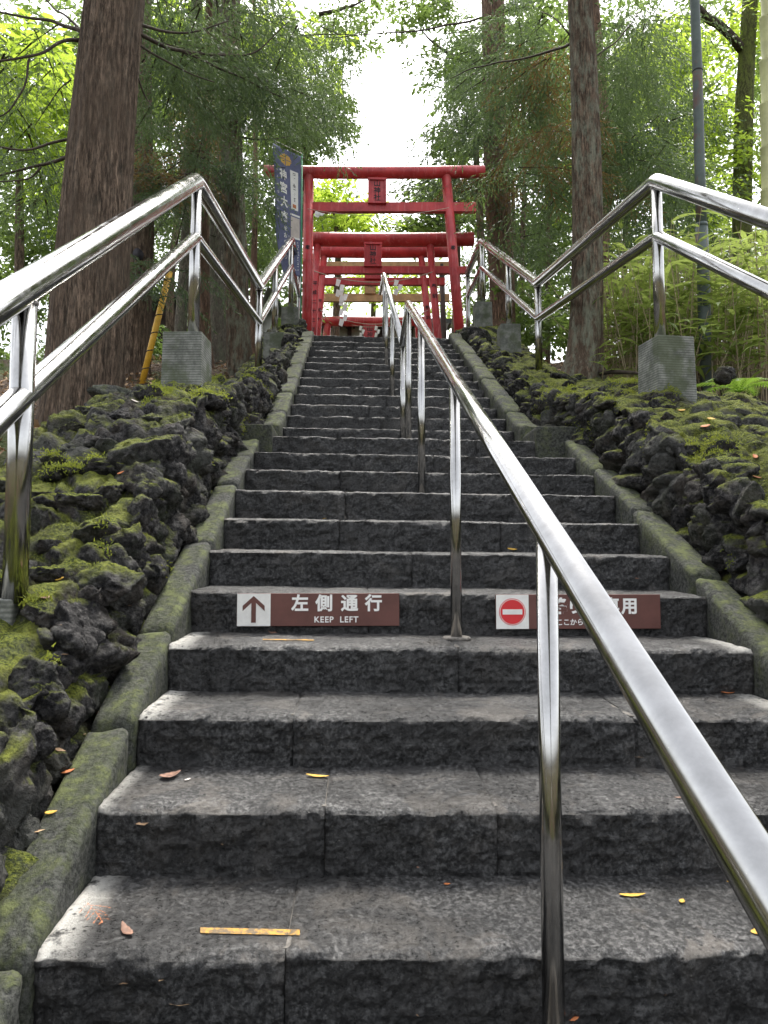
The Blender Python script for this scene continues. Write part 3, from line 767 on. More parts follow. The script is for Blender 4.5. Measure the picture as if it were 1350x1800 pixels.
L0 = at(45, 505, .72); L0m = at(38, 697, .72); LA = at(345, 318, 2.98); LB = at(456, 502, 5.53); LC = at(512, 421, 8.08); LD = at(523, 497, 10.0)
LD = np.array([LC[0] + .02, 9.2, LC[2] + .02])
LM = LB + (LC - LB) * .42
LS = L0 - (LA - L0) * .9
LP = L0 - (LA - L0) * .8; LE = LD
side_rail(-1, [LS, L0, LA, LB, LC, LE], [(L0, surf_z(-1, .72, .03)), (LA, at(335, 590, 2.98)[2]), (LB, surf_z(-1, 5.53)), (LM, at(483, 588, LM[1])[2]), (LC, at(506, 543, 8.08)[2]), (LE, 3.85), (LP, surf_z(-1, LP[1]))],
          'polished steel handrail with two pipes climbing the left wall', [L0m - (LA - L0) * .9, L0m] + [None] * 4)
RA = at(1153, 318, 2.98); RB = at(945, 497, 5.53); RC = at(847, 424, 8.08)
RS = RA + np.array([.17, -2.2, -1.56]); R0 = RA + (RS - RA) * .8
RE = np.array([RC[0] - .02, 9.2, RC[2] + .02]); RM = RB + (RC - RB) * .45
side_rail(1, [RS, RA, RB, RC, RE], [(RA, at(1163, 597, 2.98)[2]), (R0, surf_z(1, R0[1])), (RB, surf_z(1, 5.53)), (RM, at(890, 573, RM[1])[2]), (RC, at(850, 534, 8.08)[2]), (RE, 3.85)],
          'polished steel handrail with two pipes climbing the right wall')
def foot_at(P, zt, px_w, yy, lab, rot=0.0, depth=1.0, h=None):
    s = px_w / ppm(yy) / 2
    footing((P[0], P[1] + .02), s, s * depth, zt - (h or s * 2.1), zt, lab, rot)
zt = at(335, 590, 2.98)[2]; footing((LA[0] - .04, LA[1] + .03), .122, .125, zt - .40, zt, 'large ribbed concrete footing in the moss of the left wall', -.06)
zt = at(1163, 597, 2.98)[2]; footing((RA[0] + .045, RA[1] + .03), .125, .13, zt - .42, zt, 'large ribbed concrete footing in the moss of the right wall', .12)
zt = at(483, 588, LM[1])[2]; foot_at(LM, zt, 38, LM[1], 'small grey footing on the left wall, lower of two near the top', 0, 1, .35)
zt = at(506, 543, 8.08)[2]; foot_at(LC, zt, 32, 8.08, 'small grey footing at the top end of the left wall beside the banner', 0, 1, .35)
zt = at(890, 573, RM[1])[2]; foot_at(RM, zt, 38, RM[1], 'small grey footing on the right wall, lower of two near the top', 0, 1, .35)
zt = at(850, 534, 8.08)[2]; foot_at(RC, zt, 32, 8.08, 'small grey footing at the top end of the right wall near the red gate', 0, 1, .35)
zt = surf_z(-1, .72, .012); footing((L0[0] - .06, L0[1] + .02), .075, .07, zt - .25, zt, 'flat concrete footing at the left edge under the nearest handrail post', 0)
zt = surf_z(-1, LP[1], .0); 

# centre handrail: one pipe, three slopes
c_nodes = [(0.0, -1.75, -.04), (0.0, -.09, .775), at(721, 535, 3.40), (at(708, 606, 3.66)), at(675, 482, 7.1), np.array([-.045, 7.75, at(675, 482, 7.1)[2] + .01])]
croot = empty('centre_handrail', (0, 1.13, .46), 'single pipe steel handrail running up the middle of the stairs', 'handrail')
c_nodes = [np.array(n, float) for n in c_nodes]
c_nodes[2][0] = 0.0
slope = (c_nodes[2][2] - c_nodes[1][2]) / (c_nodes[2][1] - c_nodes[1][1])
c_nodes[0] = np.array([0.0, -1.75, c_nodes[1][2] - slope * 1.66])
pipe_part('top_rail', bent([c_nodes[0], c_nodes[2]], .028), .0258, croot, 28)
pipe_part('top_rail', bent([c_nodes[2], c_nodes[3]], .028), .025, croot, 24)
pipe_part('top_rail', bent([c_nodes[3], c_nodes[4], c_nodes[5]], .028), .025, croot, 24)
def rail_z(y):
    if y <= c_nodes[2][1]: return c_nodes[1][2] + slope * (y - c_nodes[1][1])
    return np.interp(y, [c_nodes[2][1], c_nodes[3][1], c_nodes[4][1], 7.75], [c_nodes[2][2], c_nodes[3][2], c_nodes[4][2], c_nodes[5][2]])
def tread_z(y, x=0.0):
    i = max(k for k in range(NS) if STEP_Y[k] <= y + 1e-6); return STEP_Z[i] + .006 - XK * (x + .63)
for y, x in ((-1.3, 0), (-.09, 0), (1.13, 0), (2.45, 0), (3.40, 0), (3.66, c_nodes[3][0]), (4.80, -.04), (5.95, -.043), (7.1, c_nodes[4][0])):
    zb = tread_z(y, x); pr = .0195
    pipe_part('post', [(x, y, zb - .02), (x, y, rail_z(y) - .012)], pr, croot, 20)
    V, F = tube([(x, y, zb - .003), (x, y, zb + .007)], [.052, .044], 14); part('mortar_collar', V, F, M['mortar'], croot)

# ------------------------------------------------------------------ lettering
def text_mesh(body, size, mat, bold=0.0, ext=.0006, line=1.0, name='lettering', cspace=1.0):
    cu = bpy.data.curves.new('t', 'FONT'); cu.body = body; cu.size = size; cu.align_x = 'CENTER'; cu.align_y = 'CENTER'
    cu.offset = bold; cu.extrude = ext; cu.space_line = line; cu.space_character = cspace; cu.resolution_u = 3
    ob = bpy.data.objects.new('t', cu); COL.objects.link(ob)
    dg = bpy.context.evaluated_depsgraph_get(); me = bpy.data.meshes.new_from_object(ob.evaluated_get(dg))
    bpy.data.objects.remove(ob); bpy.data.curves.remove(cu)
    me.name = name; me.materials.clear(); me.materials.append(mat)
    return me
def place_flat(name, me, parent, c, ax, ay):
    """flat mesh in its XY plane placed at world c with axes ax, ay"""
    o = link(name, me, parent); ax = Vector(ax).normalized(); ay = Vector(ay).normalized(); az = ax.cross(ay)
    m = Matrix(((ax.x, ay.x, az.x, c[0]), (ax.y, ay.y, az.y, c[1]), (ax.z, ay.z, az.z, c[2]), (0, 0, 0, 1)))
    off = np.zeros(3); p = parent
    while p is not None: off = off + np.array(p.location); p = p.parent
    o.matrix_local = Matrix.Translation(Vector((-off[0], -off[1], -off[2]))) @ m
    return o
def flat_poly(pts, mat, name, ext=.0008):
    n = len(pts); V = [(x, y, 0) for x, y in pts] + [(x, y, ext) for x, y in pts]
    F = [tuple(range(n - 1, -1, -1)), tuple(range(n, 2 * n))] + [(k, (k + 1) % n, n + (k + 1) % n, n + k) for k in range(n)]
    return mesh_data(name, np.array(V, float), F, mat, False)

# ------------------------------------------------------------------ the two notice boards on a riser
SY = STEP_Y[LOW + 4] - .022
def board(pxl, pxr, pyt, pyb, white_w, label):
    a = at(pxl, pyb, SY); b = at(pxr, pyb, SY); t_ = at((pxl + pxr) / 2, pyt, SY)
    wdt = b[0] - a[0]; h = t_[2] - a[2]; cx = (a[0] + b[0]) / 2; cz = (a[2] + t_[2]) / 2 + .004
    root = empty('notice_board', (cx, SY, cz - h / 2), label, 'sign')
    V, F = box(cx - wdt / 2, cx + wdt / 2, SY, SY + .014, cz - h / 2, cz + h / 2, .0015)
    pn = part('panel', V, F, M['brown'], root, False)
    ww = white_w / ppm(SY)
    V, F = box(cx - wdt / 2 + .0008, cx - wdt / 2 + ww, SY - .0015, SY, cz - h / 2 + .0008, cz + h / 2 - .0008)
    wp = part('white_square', V, F, M['white'], root, False)
    return pn, wp, cx, cz, wdt, h, ww
AX, AY = (1, 0, 0), (0, 0, 1)
pn, wp, cx, cz, wdt, h, ww = board(416, 702, 1045, 1103, 58, 'brown board with a white arrow square reading keep left')
k = 1 / ppm(SY); xl = cx - wdt / 2; px = lambda p: xl + (p - 416) * k; yz = SY - .0022
aw = [(-7, -23), (7, -23), (7, 9), (20, -4), (20, 7), (0, 23), (-20, 7), (-20, -4), (-7, 9)]
aw = [(-4, -22), (4, -22), (4, 12), (19, -2), (19, 7), (0, 24), (-19, 7), (-19, -2), (-4, 12)]
place_flat('arrow', flat_poly([(x * k, y * k) for x, y in aw], M['brown'], 'arrow'), wp, (px(445), yz, cz), AX, AY)
for ch, p in zip('左側通行', (525, 567, 611, 653)):
    place_flat('lettering', text_mesh(ch, 30 * k, M['lettering'], .0019), pn, (px(p), SY - .0012, cz + 9.5 * k), AX, AY)
place_flat('lettering', text_mesh('KEEP  LEFT', 14.5 * k, M['lettering'], .0005, cspace=1.12), pn, (px(588), SY - .0012, cz - 17.5 * k), AX, AY)

pn, wp, cx, cz, wdt, h, ww = board(872, 1162, 1047, 1108, 58, 'brown board with a red no entry disc, partly behind the centre handrail')
xl = cx - wdt / 2; px = lambda p: xl + (p - 872) * k
circ = lambda r: [(r * k * math.cos(a), r * k * math.sin(a)) for a in np.linspace(0, 2 * math.pi, 40, endpoint=False)]
place_flat('disc_rim', flat_poly(circ(23.5), M['signred'], 'disc_rim', .0004), wp, (px(901), yz + .0005, cz), AX, AY)
place_flat('disc_ring', flat_poly(circ(22.3), M['white'], 'disc_ring', .0004), wp, (px(901), yz, cz), AX, AY)
place_flat('disc', flat_poly(circ(21.3), M['signred'], 'disc', .0004), wp, (px(901), yz - .0005, cz), AX, AY)
place_flat('bar', flat_poly([(-17.5 * k, -4.5 * k), (17.5 * k, -4.5 * k), (17.5 * k, 4.5 * k), (-17.5 * k, 4.5 * k)], M['white'], 'bar', .0004), wp, (px(901), yz - .001, cz), AX, AY)
for ch, p in zip('降り専用', (984, 1013, 1077, 1110)):
    place_flat('lettering', text_mesh(ch, 30 * k, M['lettering'], .0019), pn, (px(p), SY - .0012, cz + 8 * k), AX, AY)
place_flat('lettering', text_mesh('ここからは登れません。', 12.3 * k, M['lettering'], .0004), pn, (px(1046), SY - .0012, cz - 19 * k), AX, AY)

# ------------------------------------------------------------------ torii gates
def torii(label, y, lp, rp, kas, nuk, pw, plaque=None, ptxt='', mat='red', zg=3.38, dy=0.0, txt=None, group=None, kth=None, nmat=None, pmat=None, square=False):
    """lp, rp: (top px, bottom px) of the pillars; kas, nuk: (x0, x1, y_top, y_bot) in the photograph"""
    def Y(pxx): return y + dy * (pxx - 660) / 200.0
    c = at((lp[1][0] + rp[1][0]) / 2, lp[1][1], y)
    root = empty('torii_gate', (c[0], y, zg), label, 'torii', group)
    out = {}
    for nm, (tp, bt) in (('left', lp), ('right', rp)):
        yy = Y(bt[0]); a = at(*tp, yy); b = at(*bt, yy)
        d = (b - a) / (b[2] - a[2]); base = a + d * (zg - .05 - a[2])
        r = pw / ppm(yy) / 2
        V, F = tube([base, base + (a - base) * .5, a], [r * 1.1, r * 1.05, r], 24)
        out[nm] = (part('pillar', V, F, M[pmat or mat], root), base, a, r)
    x0, x1, t, b = kas; ya, yb = Y(x0), Y(x1); A = at(x0, (t + b) / 2, ya); B = at(x1, (t + b) / 2, yb)
    r = (b - t) / ppm(y) / 2
    if square:
        dr = (B - A); L = np.linalg.norm(dr); dr /= L; sd = np.cross(dr, [0, 0, 1.0]); sd /= np.linalg.norm(sd)
        V, F = obox((A + B) / 2, dr, sd, np.cross(sd, dr), L / 2, r * .9, r)
        part('top_beam', V, F, M[mat], root, False)
    else:
        V, F = tube(spline([A, (A + B) / 2 - np.array([0, 0, .012]), B], 9), r, 24); part('top_beam', V, F, M[mat], root)
    x0, x1, t, b = nuk; A = at(x0, (t + b) / 2, Y(x0)); B = at(x1, (t + b) / 2, Y(x1))
    dr = (B - A); L = np.linalg.norm(dr); dr /= L; sd = np.cross(dr, [0, 0, 1.0])
    V, F = obox((A + B) / 2, dr, sd, [0, 0, 1], L / 2, .04, (b - t) / ppm(y) / 2); part('tie_beam', V, F, M[nmat or mat], root, False)
    if plaque:
        x0, x1, t, b = plaque; yy = y - .07; A = at(x0, b, yy); B = at(x1, t, yy)
        V, F = box(A[0], B[0], yy, yy + .035, A[2], B[2], .004); pl = part('plaque', V, F, M[mat], root, False)
        fw = (B[0] - A[0]) * .1; bars = []
        for q in ((A[0], A[0] + fw, A[2], B[2]), (B[0] - fw, B[0], A[2], B[2])): bars.append(box(q[0], q[1], yy - .018, yy + .001, q[2], q[3]))
        bars.append(box(A[0] - .006, B[0] + .006, yy - .024, yy + .002, B[2] - fw, B[2] + .004)); bars.append(box(A[0] + fw, B[0] - fw, yy - .016, yy + .001, A[2], A[2] + fw))
        V, F = merge(bars); part('plaque_frame', V, F, M[mat], pl, False)
        n = len(ptxt); hh = (B[2] - A[2]) * .84
        sz = min(hh / max(n, 1), (B[0] - A[0]) * .62)
        for q, ch in enumerate(ptxt):
            place_flat('lettering', text_mesh(ch, sz * 1.0, M['black'], .002), pl, ((A[0] + B[0]) / 2, yy - .0015, A[2] + (B[2] - A[2]) * .5 + (n / 2 - q - .5) * sz * 1.02), AX, AY)
    for nm, body, f0, f1, sz in (txt or []):
        _, base, top, r = out[nm]
        n = len(body)
        for q, ch in enumerate(body):
            if ch == ' ': continue
            f = f0 + (f1 - f0) * q / max(1, n - 1); p = base + (top - base) * f
            sag = r * 1.09
            place_flat('lettering', text_mesh(ch, sz, M['black'], .0012), out[nm][0], (p[0], p[1] - sag, p[2]), AX, AY)
    return root, out
GATES = 'red torii gates at the top of the stairs'
t1, o1 = torii('tallest and nearest red torii gate, above the top of the stairs', 8.8, ((543, 306), (540, 543)), ((784, 304), (804, 543)), (463, 851, 291, 313), (536, 836, 357, 374), 17.5, (647, 679, 314, 357), '山神社', dy=.06, group=GATES,
      txt=[('left', '奉', .62, .62, .07), ('right', '奉', .62, .62, .07)])
t2, o2 = torii('second red torii gate, its plaque under the nearest gate\'s tie beam', 10.3, ((558, 424), (550, 588)), ((755, 422), (769, 588)), (545, 832, 408, 433), (556, 822, 469, 482), 13.5, (640, 671, 427, 468), '山神社', dy=.03, group=GATES,
      txt=[('left', '平成二十三年八月吉日', .72, .20, .075), ('right', '奉納', .70, .64, .085)])
t3, o3 = torii('third red torii gate, directly behind the second one', 11.6, ((570, 447), (558, 588)), ((740, 447), (755, 588)), (553, 787, 430, 453), (562, 782, 489, 502), 12, (641, 670, 455, 490), '', dy=0, group=GATES,
      txt=[('left', '平成十八年八月吉日', .70, .25, .07), ('right', '奉納', .66, .60, .08)])
t4, o4 = torii('unpainted wooden torii gate with dark posts behind the red ones', 14.2, ((560, 465), (556, 588)), ((776, 465), (780, 588)), (548, 800, 461, 470), (552, 790, 517, 531), 10, (641, 660, 474, 516), '神社', mat='wood', pmat='darkwood', zg=3.5, square=True)
t5, o5 = torii('farthest low red torii gate, only its top showing over the last step', 17.0, ((576, 570), (573, 600)), ((735, 570), (738, 600)), (560, 752, 556, 573), (566, 746, 597, 606), 13, (639, 661, 571, 596), '山神', zg=3.7, group=GATES)

def rope(label, p0, p1, sag, y, shides, r=.007):
    A = at(*p0, y); B = at(*p1, y); t = np.linspace(0, 1, 24)
    pts = A + (B - A) * t[:, None]; pts[:, 2] -= sag / ppm(y) * 4 * t * (1 - t)
    root = empty('sacred_rope', tuple(pts[12]), label, 'rope')
    V, F = tube(pts, r, 6); part('cord', V, F, M['rope'], root)
    for pxx, top, bot in shides:
        yy = y - .02; a = at(pxx, top, yy); hgt = (bot - top) / ppm(yy); n = max(3, int(hgt / .075)); wq = .07; V = []; F = []
        for s in range(n):
            z0 = a[2] - hgt * s / n; z1 = a[2] - hgt * (s + 1) / n; dx = (.03 if s % 2 else -.03); tw = .015 * math.sin(s * 1.9)
            b = len(V)
            V += [(a[0] + dx - wq / 2, yy + tw, z0 + .01), (a[0] + dx + wq / 2, yy - tw, z0 - .012), (a[0] + dx + wq / 2 - .035, yy - tw - .012, z1 - .035), (a[0] + dx - wq / 2 - .02, yy + tw - .012, z1 - .02)]
            F.append((b, b + 1, b + 2, b + 3))
        V = np.array(V); V2 = V + np.array([0, .0015, 0]); m = len(V)
        FF = F + [tuple(m + i for i in f[::-1]) for f in F]
        part('paper_streamer', np.concatenate([V, V2]), FF, M['paper'], root, False)
rope('pale cord sagging across the second red gate with folded paper streamers', (552, 476), (760, 478), 20, 10.2, [(599, 491, 530), (605, 508, 573), (701, 492, 517)])
rope('thin cord strung between the pillars of the nearest red gate', (541, 367), (789, 365), 14, 8.68, [(563, 372, 379)], .004)
rope('lowest pale cord, looping in front of the farthest red gate', (563, 545), (752, 545), 26, 11.5, [], .006)
rope('cord with paper folds framing the plaque of the farthest gate', (618, 571), (684, 571), 4, 16.85, [(637, 573, 592), (664, 573, 592)], .006)

# ------------------------------------------------------------------ shrine hall, shed and sheet far behind
def hall():
    y = 22.0; a = at(470, 541, y); b = at(812, 549, y); ze = at(560, 557, y)[2]
    root = empty('shrine_hall', ((a[0] + b[0]) / 2, y + 2, 4.1), 'low dark hall roof glimpsed behind the gates', 'building')
    V = np.array([(a[0], y, ze), (b[0], y, ze), (b[0] - .4, y + 2.5, a[2] + .15), (a[0] + .4, y + 2.5, a[2] + .15), (a[0], y + 5, ze), (b[0], y + 5, ze)])
    V = np.concatenate([V, V - np.array([0, 0, .14])])
    F = [(0, 1, 2, 3), (3, 2, 5, 4), (6, 9, 8, 7), (9, 10, 11, 8), (0, 6, 7, 1), (4, 5, 11, 10), (0, 3, 9, 6), (3, 4, 10, 9), (1, 7, 8, 2), (2, 8, 11, 5)]
    rf = part('roof', V, F, M['slate'], root, False)
    n = 26
    for q in range(n):
        x = a[0] + .15 + (b[0] - a[0] - .3) * q / (n - 1)
        Vb, Fb = box(x - .03, x + .03, y - .01, y + .5, ze - .22, ze - .15); part('rafter', Vb, Fb, M['darkwood'], rf, False)
    V, F = box(a[0] + .6, b[0] - .6, y + .7, y + 4.4, 4.0, ze - .1); part('wall', V, F, M['plaster'], root, False)
    for x in np.linspace(a[0] + .6, b[0] - .6, 6):
        V, F = box(x - .07, x + .07, y + .6, y + .7, 4.0, ze - .1); part('post', V, F, M['darkwood'], root, False)
hall()
def shed():
    y = 13.5; a = at(262, 590, y); b = at(330, 545, y)
    root = empty('wooden_shed', ((a[0] + b[0]) / 2, y, a[2] - .5), 'dark wooden shed in the shade behind the yellow striped pole', 'shed')
    V, F = box(a[0], b[0], y, y + 1.4, a[2] - .6, b[2]); part('wall', V, F, M['darkwood'], root, False)
    V, F = obox(((a[0] + b[0]) / 2, y + .6, b[2] + .15), (1, 0, .12), (0, 1, 0), (-.12, 0, 1), (b[0] - a[0]) / 2 + .25, 1.0, .05); part('roof', V, F, M['slate'], root, False)
    for q in range(6):
        z = a[2] - .5 + q * (b[2] - a[2] + .5) / 6; V, F = box(a[0] - .01, b[0] + .01, y - .025, y, z, z + .09); part('plank', V, F, M['darkwood'], root, False)
shed()
def tarp():
    y = 10.6; a = at(452, 585, y); b = at(503, 585, y); tp = at(485, 505, y); nx, ny = 26, 10
    V = []
    for i in range(nx):
        f = i / (nx - 1)
        for j in range(ny):
            g_ = j / (ny - 1); z = a[2] + (tp[2] - a[2]) * math.sin(math.pi * f ** .85) ** .7 * (1 - .15 * g_)
            V.append((a[0] + (b[0] - a[0]) * f, y + g_ * 1.2, z + .02 * math.sin(f * 23 + g_ * 9)))
    solo('tarpaulin', np.array(V), grid_faces(nx, ny), M['tarp'], 'grey green tarpaulin arched over a heap behind the left handrail', 'tarpaulin')
tarp()

# ------------------------------------------------------------------ banner
def banner():
    yp = 8.55
    top = at(531, 270, yp); bot = at(529, 552, yp)
    root = empty('banner_flag', (top[0], yp, bot[2] - .1), 'tall navy blue banner with white characters beside the nearest red gate', 'banner')
    V, F = tube([(top[0], yp, bot[2] - .3), top], .011, 10); part('pole', V, F, M['polegreen'], root)
    lt = at(477, 251, yp - .36); lt[2] = top[2] - .01
    V, F = tube([lt, top + np.array([.02, 0.02, 0])], .006, 8); part('cross_bar', V, F, M['paper'], root)
    # cloth: u from pole to free edge
    ax = (lt - top); ax[2] = 0; W = np.linalg.norm(ax) * .93; ax /= np.linalg.norm(ax); nrm = np.cross(ax, [0, 0, 1.0])
    zt = top[2] - .05; zb = at(533, 487, yp)[2]; H = zt - zb; nu, nv = 16, 50
    def cloth(u, v, lift=0.0):       # u: 0 free edge .. 1 pole; v: 0 top .. 1 bottom
        s = (1 - u) * W
        shrink = 1 - .30 * v ** 1.6
        wave = .03 * math.sin(v * 7 + (1 - u) * 3) * (1 - u) + .05 * (1 - u) * v ** 2 * math.sin(4.5 * (1 - u))
        p = top + ax * (.02 + s * shrink) - nrm * 0 + np.array([0, 0, 1.0]) * (zt - top[2] - v * H - (1 - u) * v * .05) + nrm * (wave)
        return p + NF * lift
    NF = nrm if nrm[1] < 0 else -nrm
    V = np.array([cloth(i / (nu - 1), j / (nv - 1)) for i in range(nu) for j in range(nv)])
    cl = part('cloth', V, grid_faces(nu, nv), M['navy'], root)
    md = cl.modifiers.new('thick', 'SOLIDIFY'); md.thickness = .003; md.offset = 0
    def warp(me, name, u0, u1, v0, v1, lift=.004, parent=None):
        """lay a flat unit-box mesh onto the cloth"""
        co = np.empty(len(me.vertices) * 3); me.vertices.foreach_get('co', co); co = co.reshape(-1, 3)
        a, b = co.min(0), co.max(0)
        new = [cloth(u0 + (u1 - u0) * (c[0] - a[0]) / max(1e-6, b[0] - a[0]), v1 + (v0 - v1) * (c[1] - a[1]) / max(1e-6, b[1] - a[1]), lift) for c in co]
        off = np.array(root.location); me.vertices.foreach_set('co', (np.array(new) - off).ravel().astype(np.float32)); me.update()
        return link(name, me, cl)
    def ch(c, uc, vc, su, bold=.02, mat='lettering', asp=1.0):
        me = text_mesh(c, 1.0, M[mat], bold, .0); sv = su * W / H * asp
        warp(me, 'lettering', uc - su / 2, uc + su / 2, vc - sv / 2, vc + sv / 2)
    for c, v in zip('神宮大麻', (.215, .325, .435, .55)): ch(c, .34, v, .28, .03, asp=1.1)
    for c, v in zip('をおまつり', (.635, .69, .745, .80, .855)): ch(c, .40, v, .13)
    for c, v in zip('しましょう', (.70, .755, .81, .855, .90)): ch(c, .57, v, .10)
    for q, c in enumerate('じんぐうたいま'): ch(c, .11, .2 + q * .06, .07, .01)
    # gold four-petal crest
    for k_ in range(4):
        a = math.pi / 4 + k_ * math.pi / 2
        pts = []
        for s in np.linspace(-.72, .72, 9):
            rr = 1.0 + .07 * math.cos(s * 9); pts.append((rr * math.cos(a + s), rr * math.sin(a + s)))
        pts = [(.08 * math.cos(a), .08 * math.sin(a))] + pts
        me = flat_poly(pts, M['gold'], 'crest_petal', 0.0)
        co = np.empty(len(me.vertices) * 3); me.vertices.foreach_get('co', co); co = co.reshape(-1, 3)
        new = [cloth(.46 + c[0] * .2, .085 - c[1] * .2 * W / H * .8, .004) for c in co]
        me.vertices.foreach_set('co', (np.array(new) - np.array(root.location)).ravel().astype(np.float32)); me.update(); link('crest_petal', me, cl)
    def panel(u0, u1, v0, v1, mat, lift, name):
        n = 12; V = np.array([cloth(u0 + (u1 - u0) * i / 4, v0 + (v1 - v0) * j / n, lift) for i in range(5) for j in range(n + 1)])
        part(name, V, grid_faces(5, n + 1), M[mat], cl)
    panel(.62, .90, .15, .47, 'paper', .004, 'printed_label'); panel(.60, .96, .53, .69, 'greypaper', .004, 'printed_box')
    panel(.58, .97, .505, .52, 'paper', .004, 'printed_band'); panel(.58, .97, .69, .705, 'paper', .005, 'printed_band')
    for q, c in enumerate('天照皇大神宮'): ch(c, .76, .185 + q * .04, .13, .02, 'black')
    panel(.68, .82, .425, .455, 'deadleaf_o', .006, 'printed_seal')
    # two columns of small white characters, too small to read
    R = random.Random(5)
    for u, v0, v1, n in ((.70, .73, .86, 8), (.88, .73, .92, 13), (.66, .95, .955, 1), (.78, .95, .955, 1), (.9, .945, .955, 1)):
        for q in range(n):
            v = v0 + (v1 - v0) * q / max(1, n - 1)
            for s in range(3):
                du = R.uniform(-.035, .02); dv = R.uniform(-.004, .004)
                panel(u + du, u + du + R.uniform(.02, .05), v + dv, v + dv + .002 + .003 * (s == 1), 'lettering', .005, 'printed_mark') if q % 1 == 0 and s < 2 else None
banner()

# ------------------------------------------------------------------ poles
def lamp_pole():
    y = 4.7; pts = [(1242, 648), (1238, 540), (1236, 470), (1233, 395), (1230, 300), (1226, 125), (1221, 0)]
    P_ = np.array([at(a, b, y) for a, b in pts]); d = (P_[-1] - P_[-2]); d /= np.linalg.norm(d); up = P_[-1] + d * 3.0
    root = empty('steel_pole', tuple(P_[0] - np.array([0, 0, .3])), 'tall slim green painted steel pole with rust, right of the stairs', 'pole')
    s = 1 / ppm(y)
    V, F = tube([P_[0] - np.array([0, 0, .4]), P_[1], P_[2], P_[3]], [11.2 * s, 11.2 * s, 11 * s, 10.8 * s], 24); part('lower_tube', V, F, M['pole'], root)
    V, F = tube([P_[3], P_[4], P_[5], P_[6], up], [9.6 * s, 9.3 * s, 8.9 * s, 8.6 * s, 8 * s], 24); part('upper_tube', V, F, M['pole'], root)
    V, F = tube([P_[3] - d * .02, P_[3] + d * .012], [11.6 * s, 10.2 * s], 24); part('collar', V, F, M['pole'], root)
    V, F = tube([P_[5] - d * .006, P_[5] + d * .006], [9.6 * s] * 2, 24); part('band', V, F, M['blackband'], root)
lamp_pole()
def guy():
    y = 6.2; a = at(252, 664, y); b = at(298, 478, y)
    root = empty('guy_wire_guard', tuple(a), 'leaning yellow guard tube with black spiral bands behind the left footing', 'pole')
    dr = (b - a); L = np.linalg.norm(dr); dr /= L
    V, F = tube([a - dr * .2, b], .032, 16); part('tube', V, F, M['yellow'], root)
    for f in np.linspace(.06, .9, 6):
        t = np.linspace(0, 1, 14); u = np.cross(dr, [0, 1.0, 0]); u /= np.linalg.norm(u); v = np.cross(dr, u)
        pts = [a + dr * (L * f + q * .09) + .034 * (u * math.cos(q * 6) + v * math.sin(q * 6)) for q in t]
        Vb, Fb = tube(pts, .005, 6); part('spiral_band', Vb, Fb, M['blackband'], root)
    V, F = tube([b, b + dr * 4], .006, 6); part('wire', V, F, M['twig'], root)
guy()
#@@PART3
# ------------------------------------------------------------------ foliage building blocks
def tpl_sugi(seed, stems=12, nl=5, wid=.024):
    """one drooping cedar spray, about 1 unit long, along +X"""
    r = np.random.default_rng(seed); T = []
    def cord(p0, d, L, n):
        d = d / np.linalg.norm(d); p = np.array(p0, float)
        for k in range(n):
            d = d + np.array([.0, 0, -.10]) + r.normal(size=3) * .06; d /= np.linalg.norm(d)
            q = p + d * L / n
            for s in range(2):
                side = np.cross(d, r.normal(size=3)); side /= np.linalg.norm(side)
                b = p + (q - p) * r.random(); tip = b + d * r.uniform(.05, .085) + side * r.uniform(.012, .035)
                wv = np.cross(d, side) * wid * r.uniform(.6, 1.1) * .5
                T.append([b - wv, b + wv, tip])
            p = q
        wv = np.cross(d, r.normal(size=3)); wv = wv / np.linalg.norm(wv) * wid * .5
        T.append([p - wv, p + wv, p + d * .07])
    main = np.array([1.0, 0, -.18]); p = np.zeros(3); d = main.copy()
    for k in range(stems):
        f = (k + .5) / stems
        c = np.array([f, 0, -.22 * f * f])
        sgn = 1 if k % 2 else -1
        L = .42 * (1.05 - f * .75) * r.uniform(.75, 1.2)
        cord(c, np.array([.75, sgn * .75, r.uniform(-.25, .1)]), L, max(2, int(nl * L / .3)))
    cord([.5, 0, -.06], np.array([1.0, 0, -.25]), .5, nl + 2)
    w = .006   # the twig itself
    for a, b in ((np.zeros(3), np.array([.5, 0, -.055])), (np.array([.5, 0, -.055]), np.array([1, 0, -.22]))):
        T.append([a + [0, w, 0], a - [0, w, 0], b]); T.append([a + [0, 0, w], a - [0, 0, w], b])
    return np.array(T)

def tpl_broad(seed, n=15, ll=.30, lw=.13):
    """a leafy twig, about 1 unit across"""
    r = np.random.default_rng(seed); T = []
    for k in range(n):
        f = k / n; c = np.array([f * .8, r.normal() * .12, r.normal() * .10])
        a = r.uniform(-1.3, 1.3); d = np.array([math.cos(a), math.sin(a), r.uniform(-.55, .15)]); d /= np.linalg.norm(d)
        s = np.cross(d, [0, 0, 1.0]) + r.normal(size=3) * .25; s /= np.linalg.norm(s); L = ll * r.uniform(.7, 1.2); W_ = lw * r.uniform(.8, 1.1)
        up = np.cross(s, d) * .05 * L
        m = c + d * L * .45 - up
        T.append([c, m + s * W_ / 2 + up * 2, c + d * L]); T.append([c, c + d * L, m - s * W_ / 2 + up * 2])
    return np.array(T)

SUGI = [tpl_sugi(300 + k) for k in range(7)]
SUGI_FAR = [tpl_sugi(320 + k, 9, 4, .034) for k in range(5)]
BROAD = [tpl_broad(340 + k) for k in range(6)]
BROAD_BIG = [tpl_broad(360 + k, 9, .42, .19) for k in range(4)]

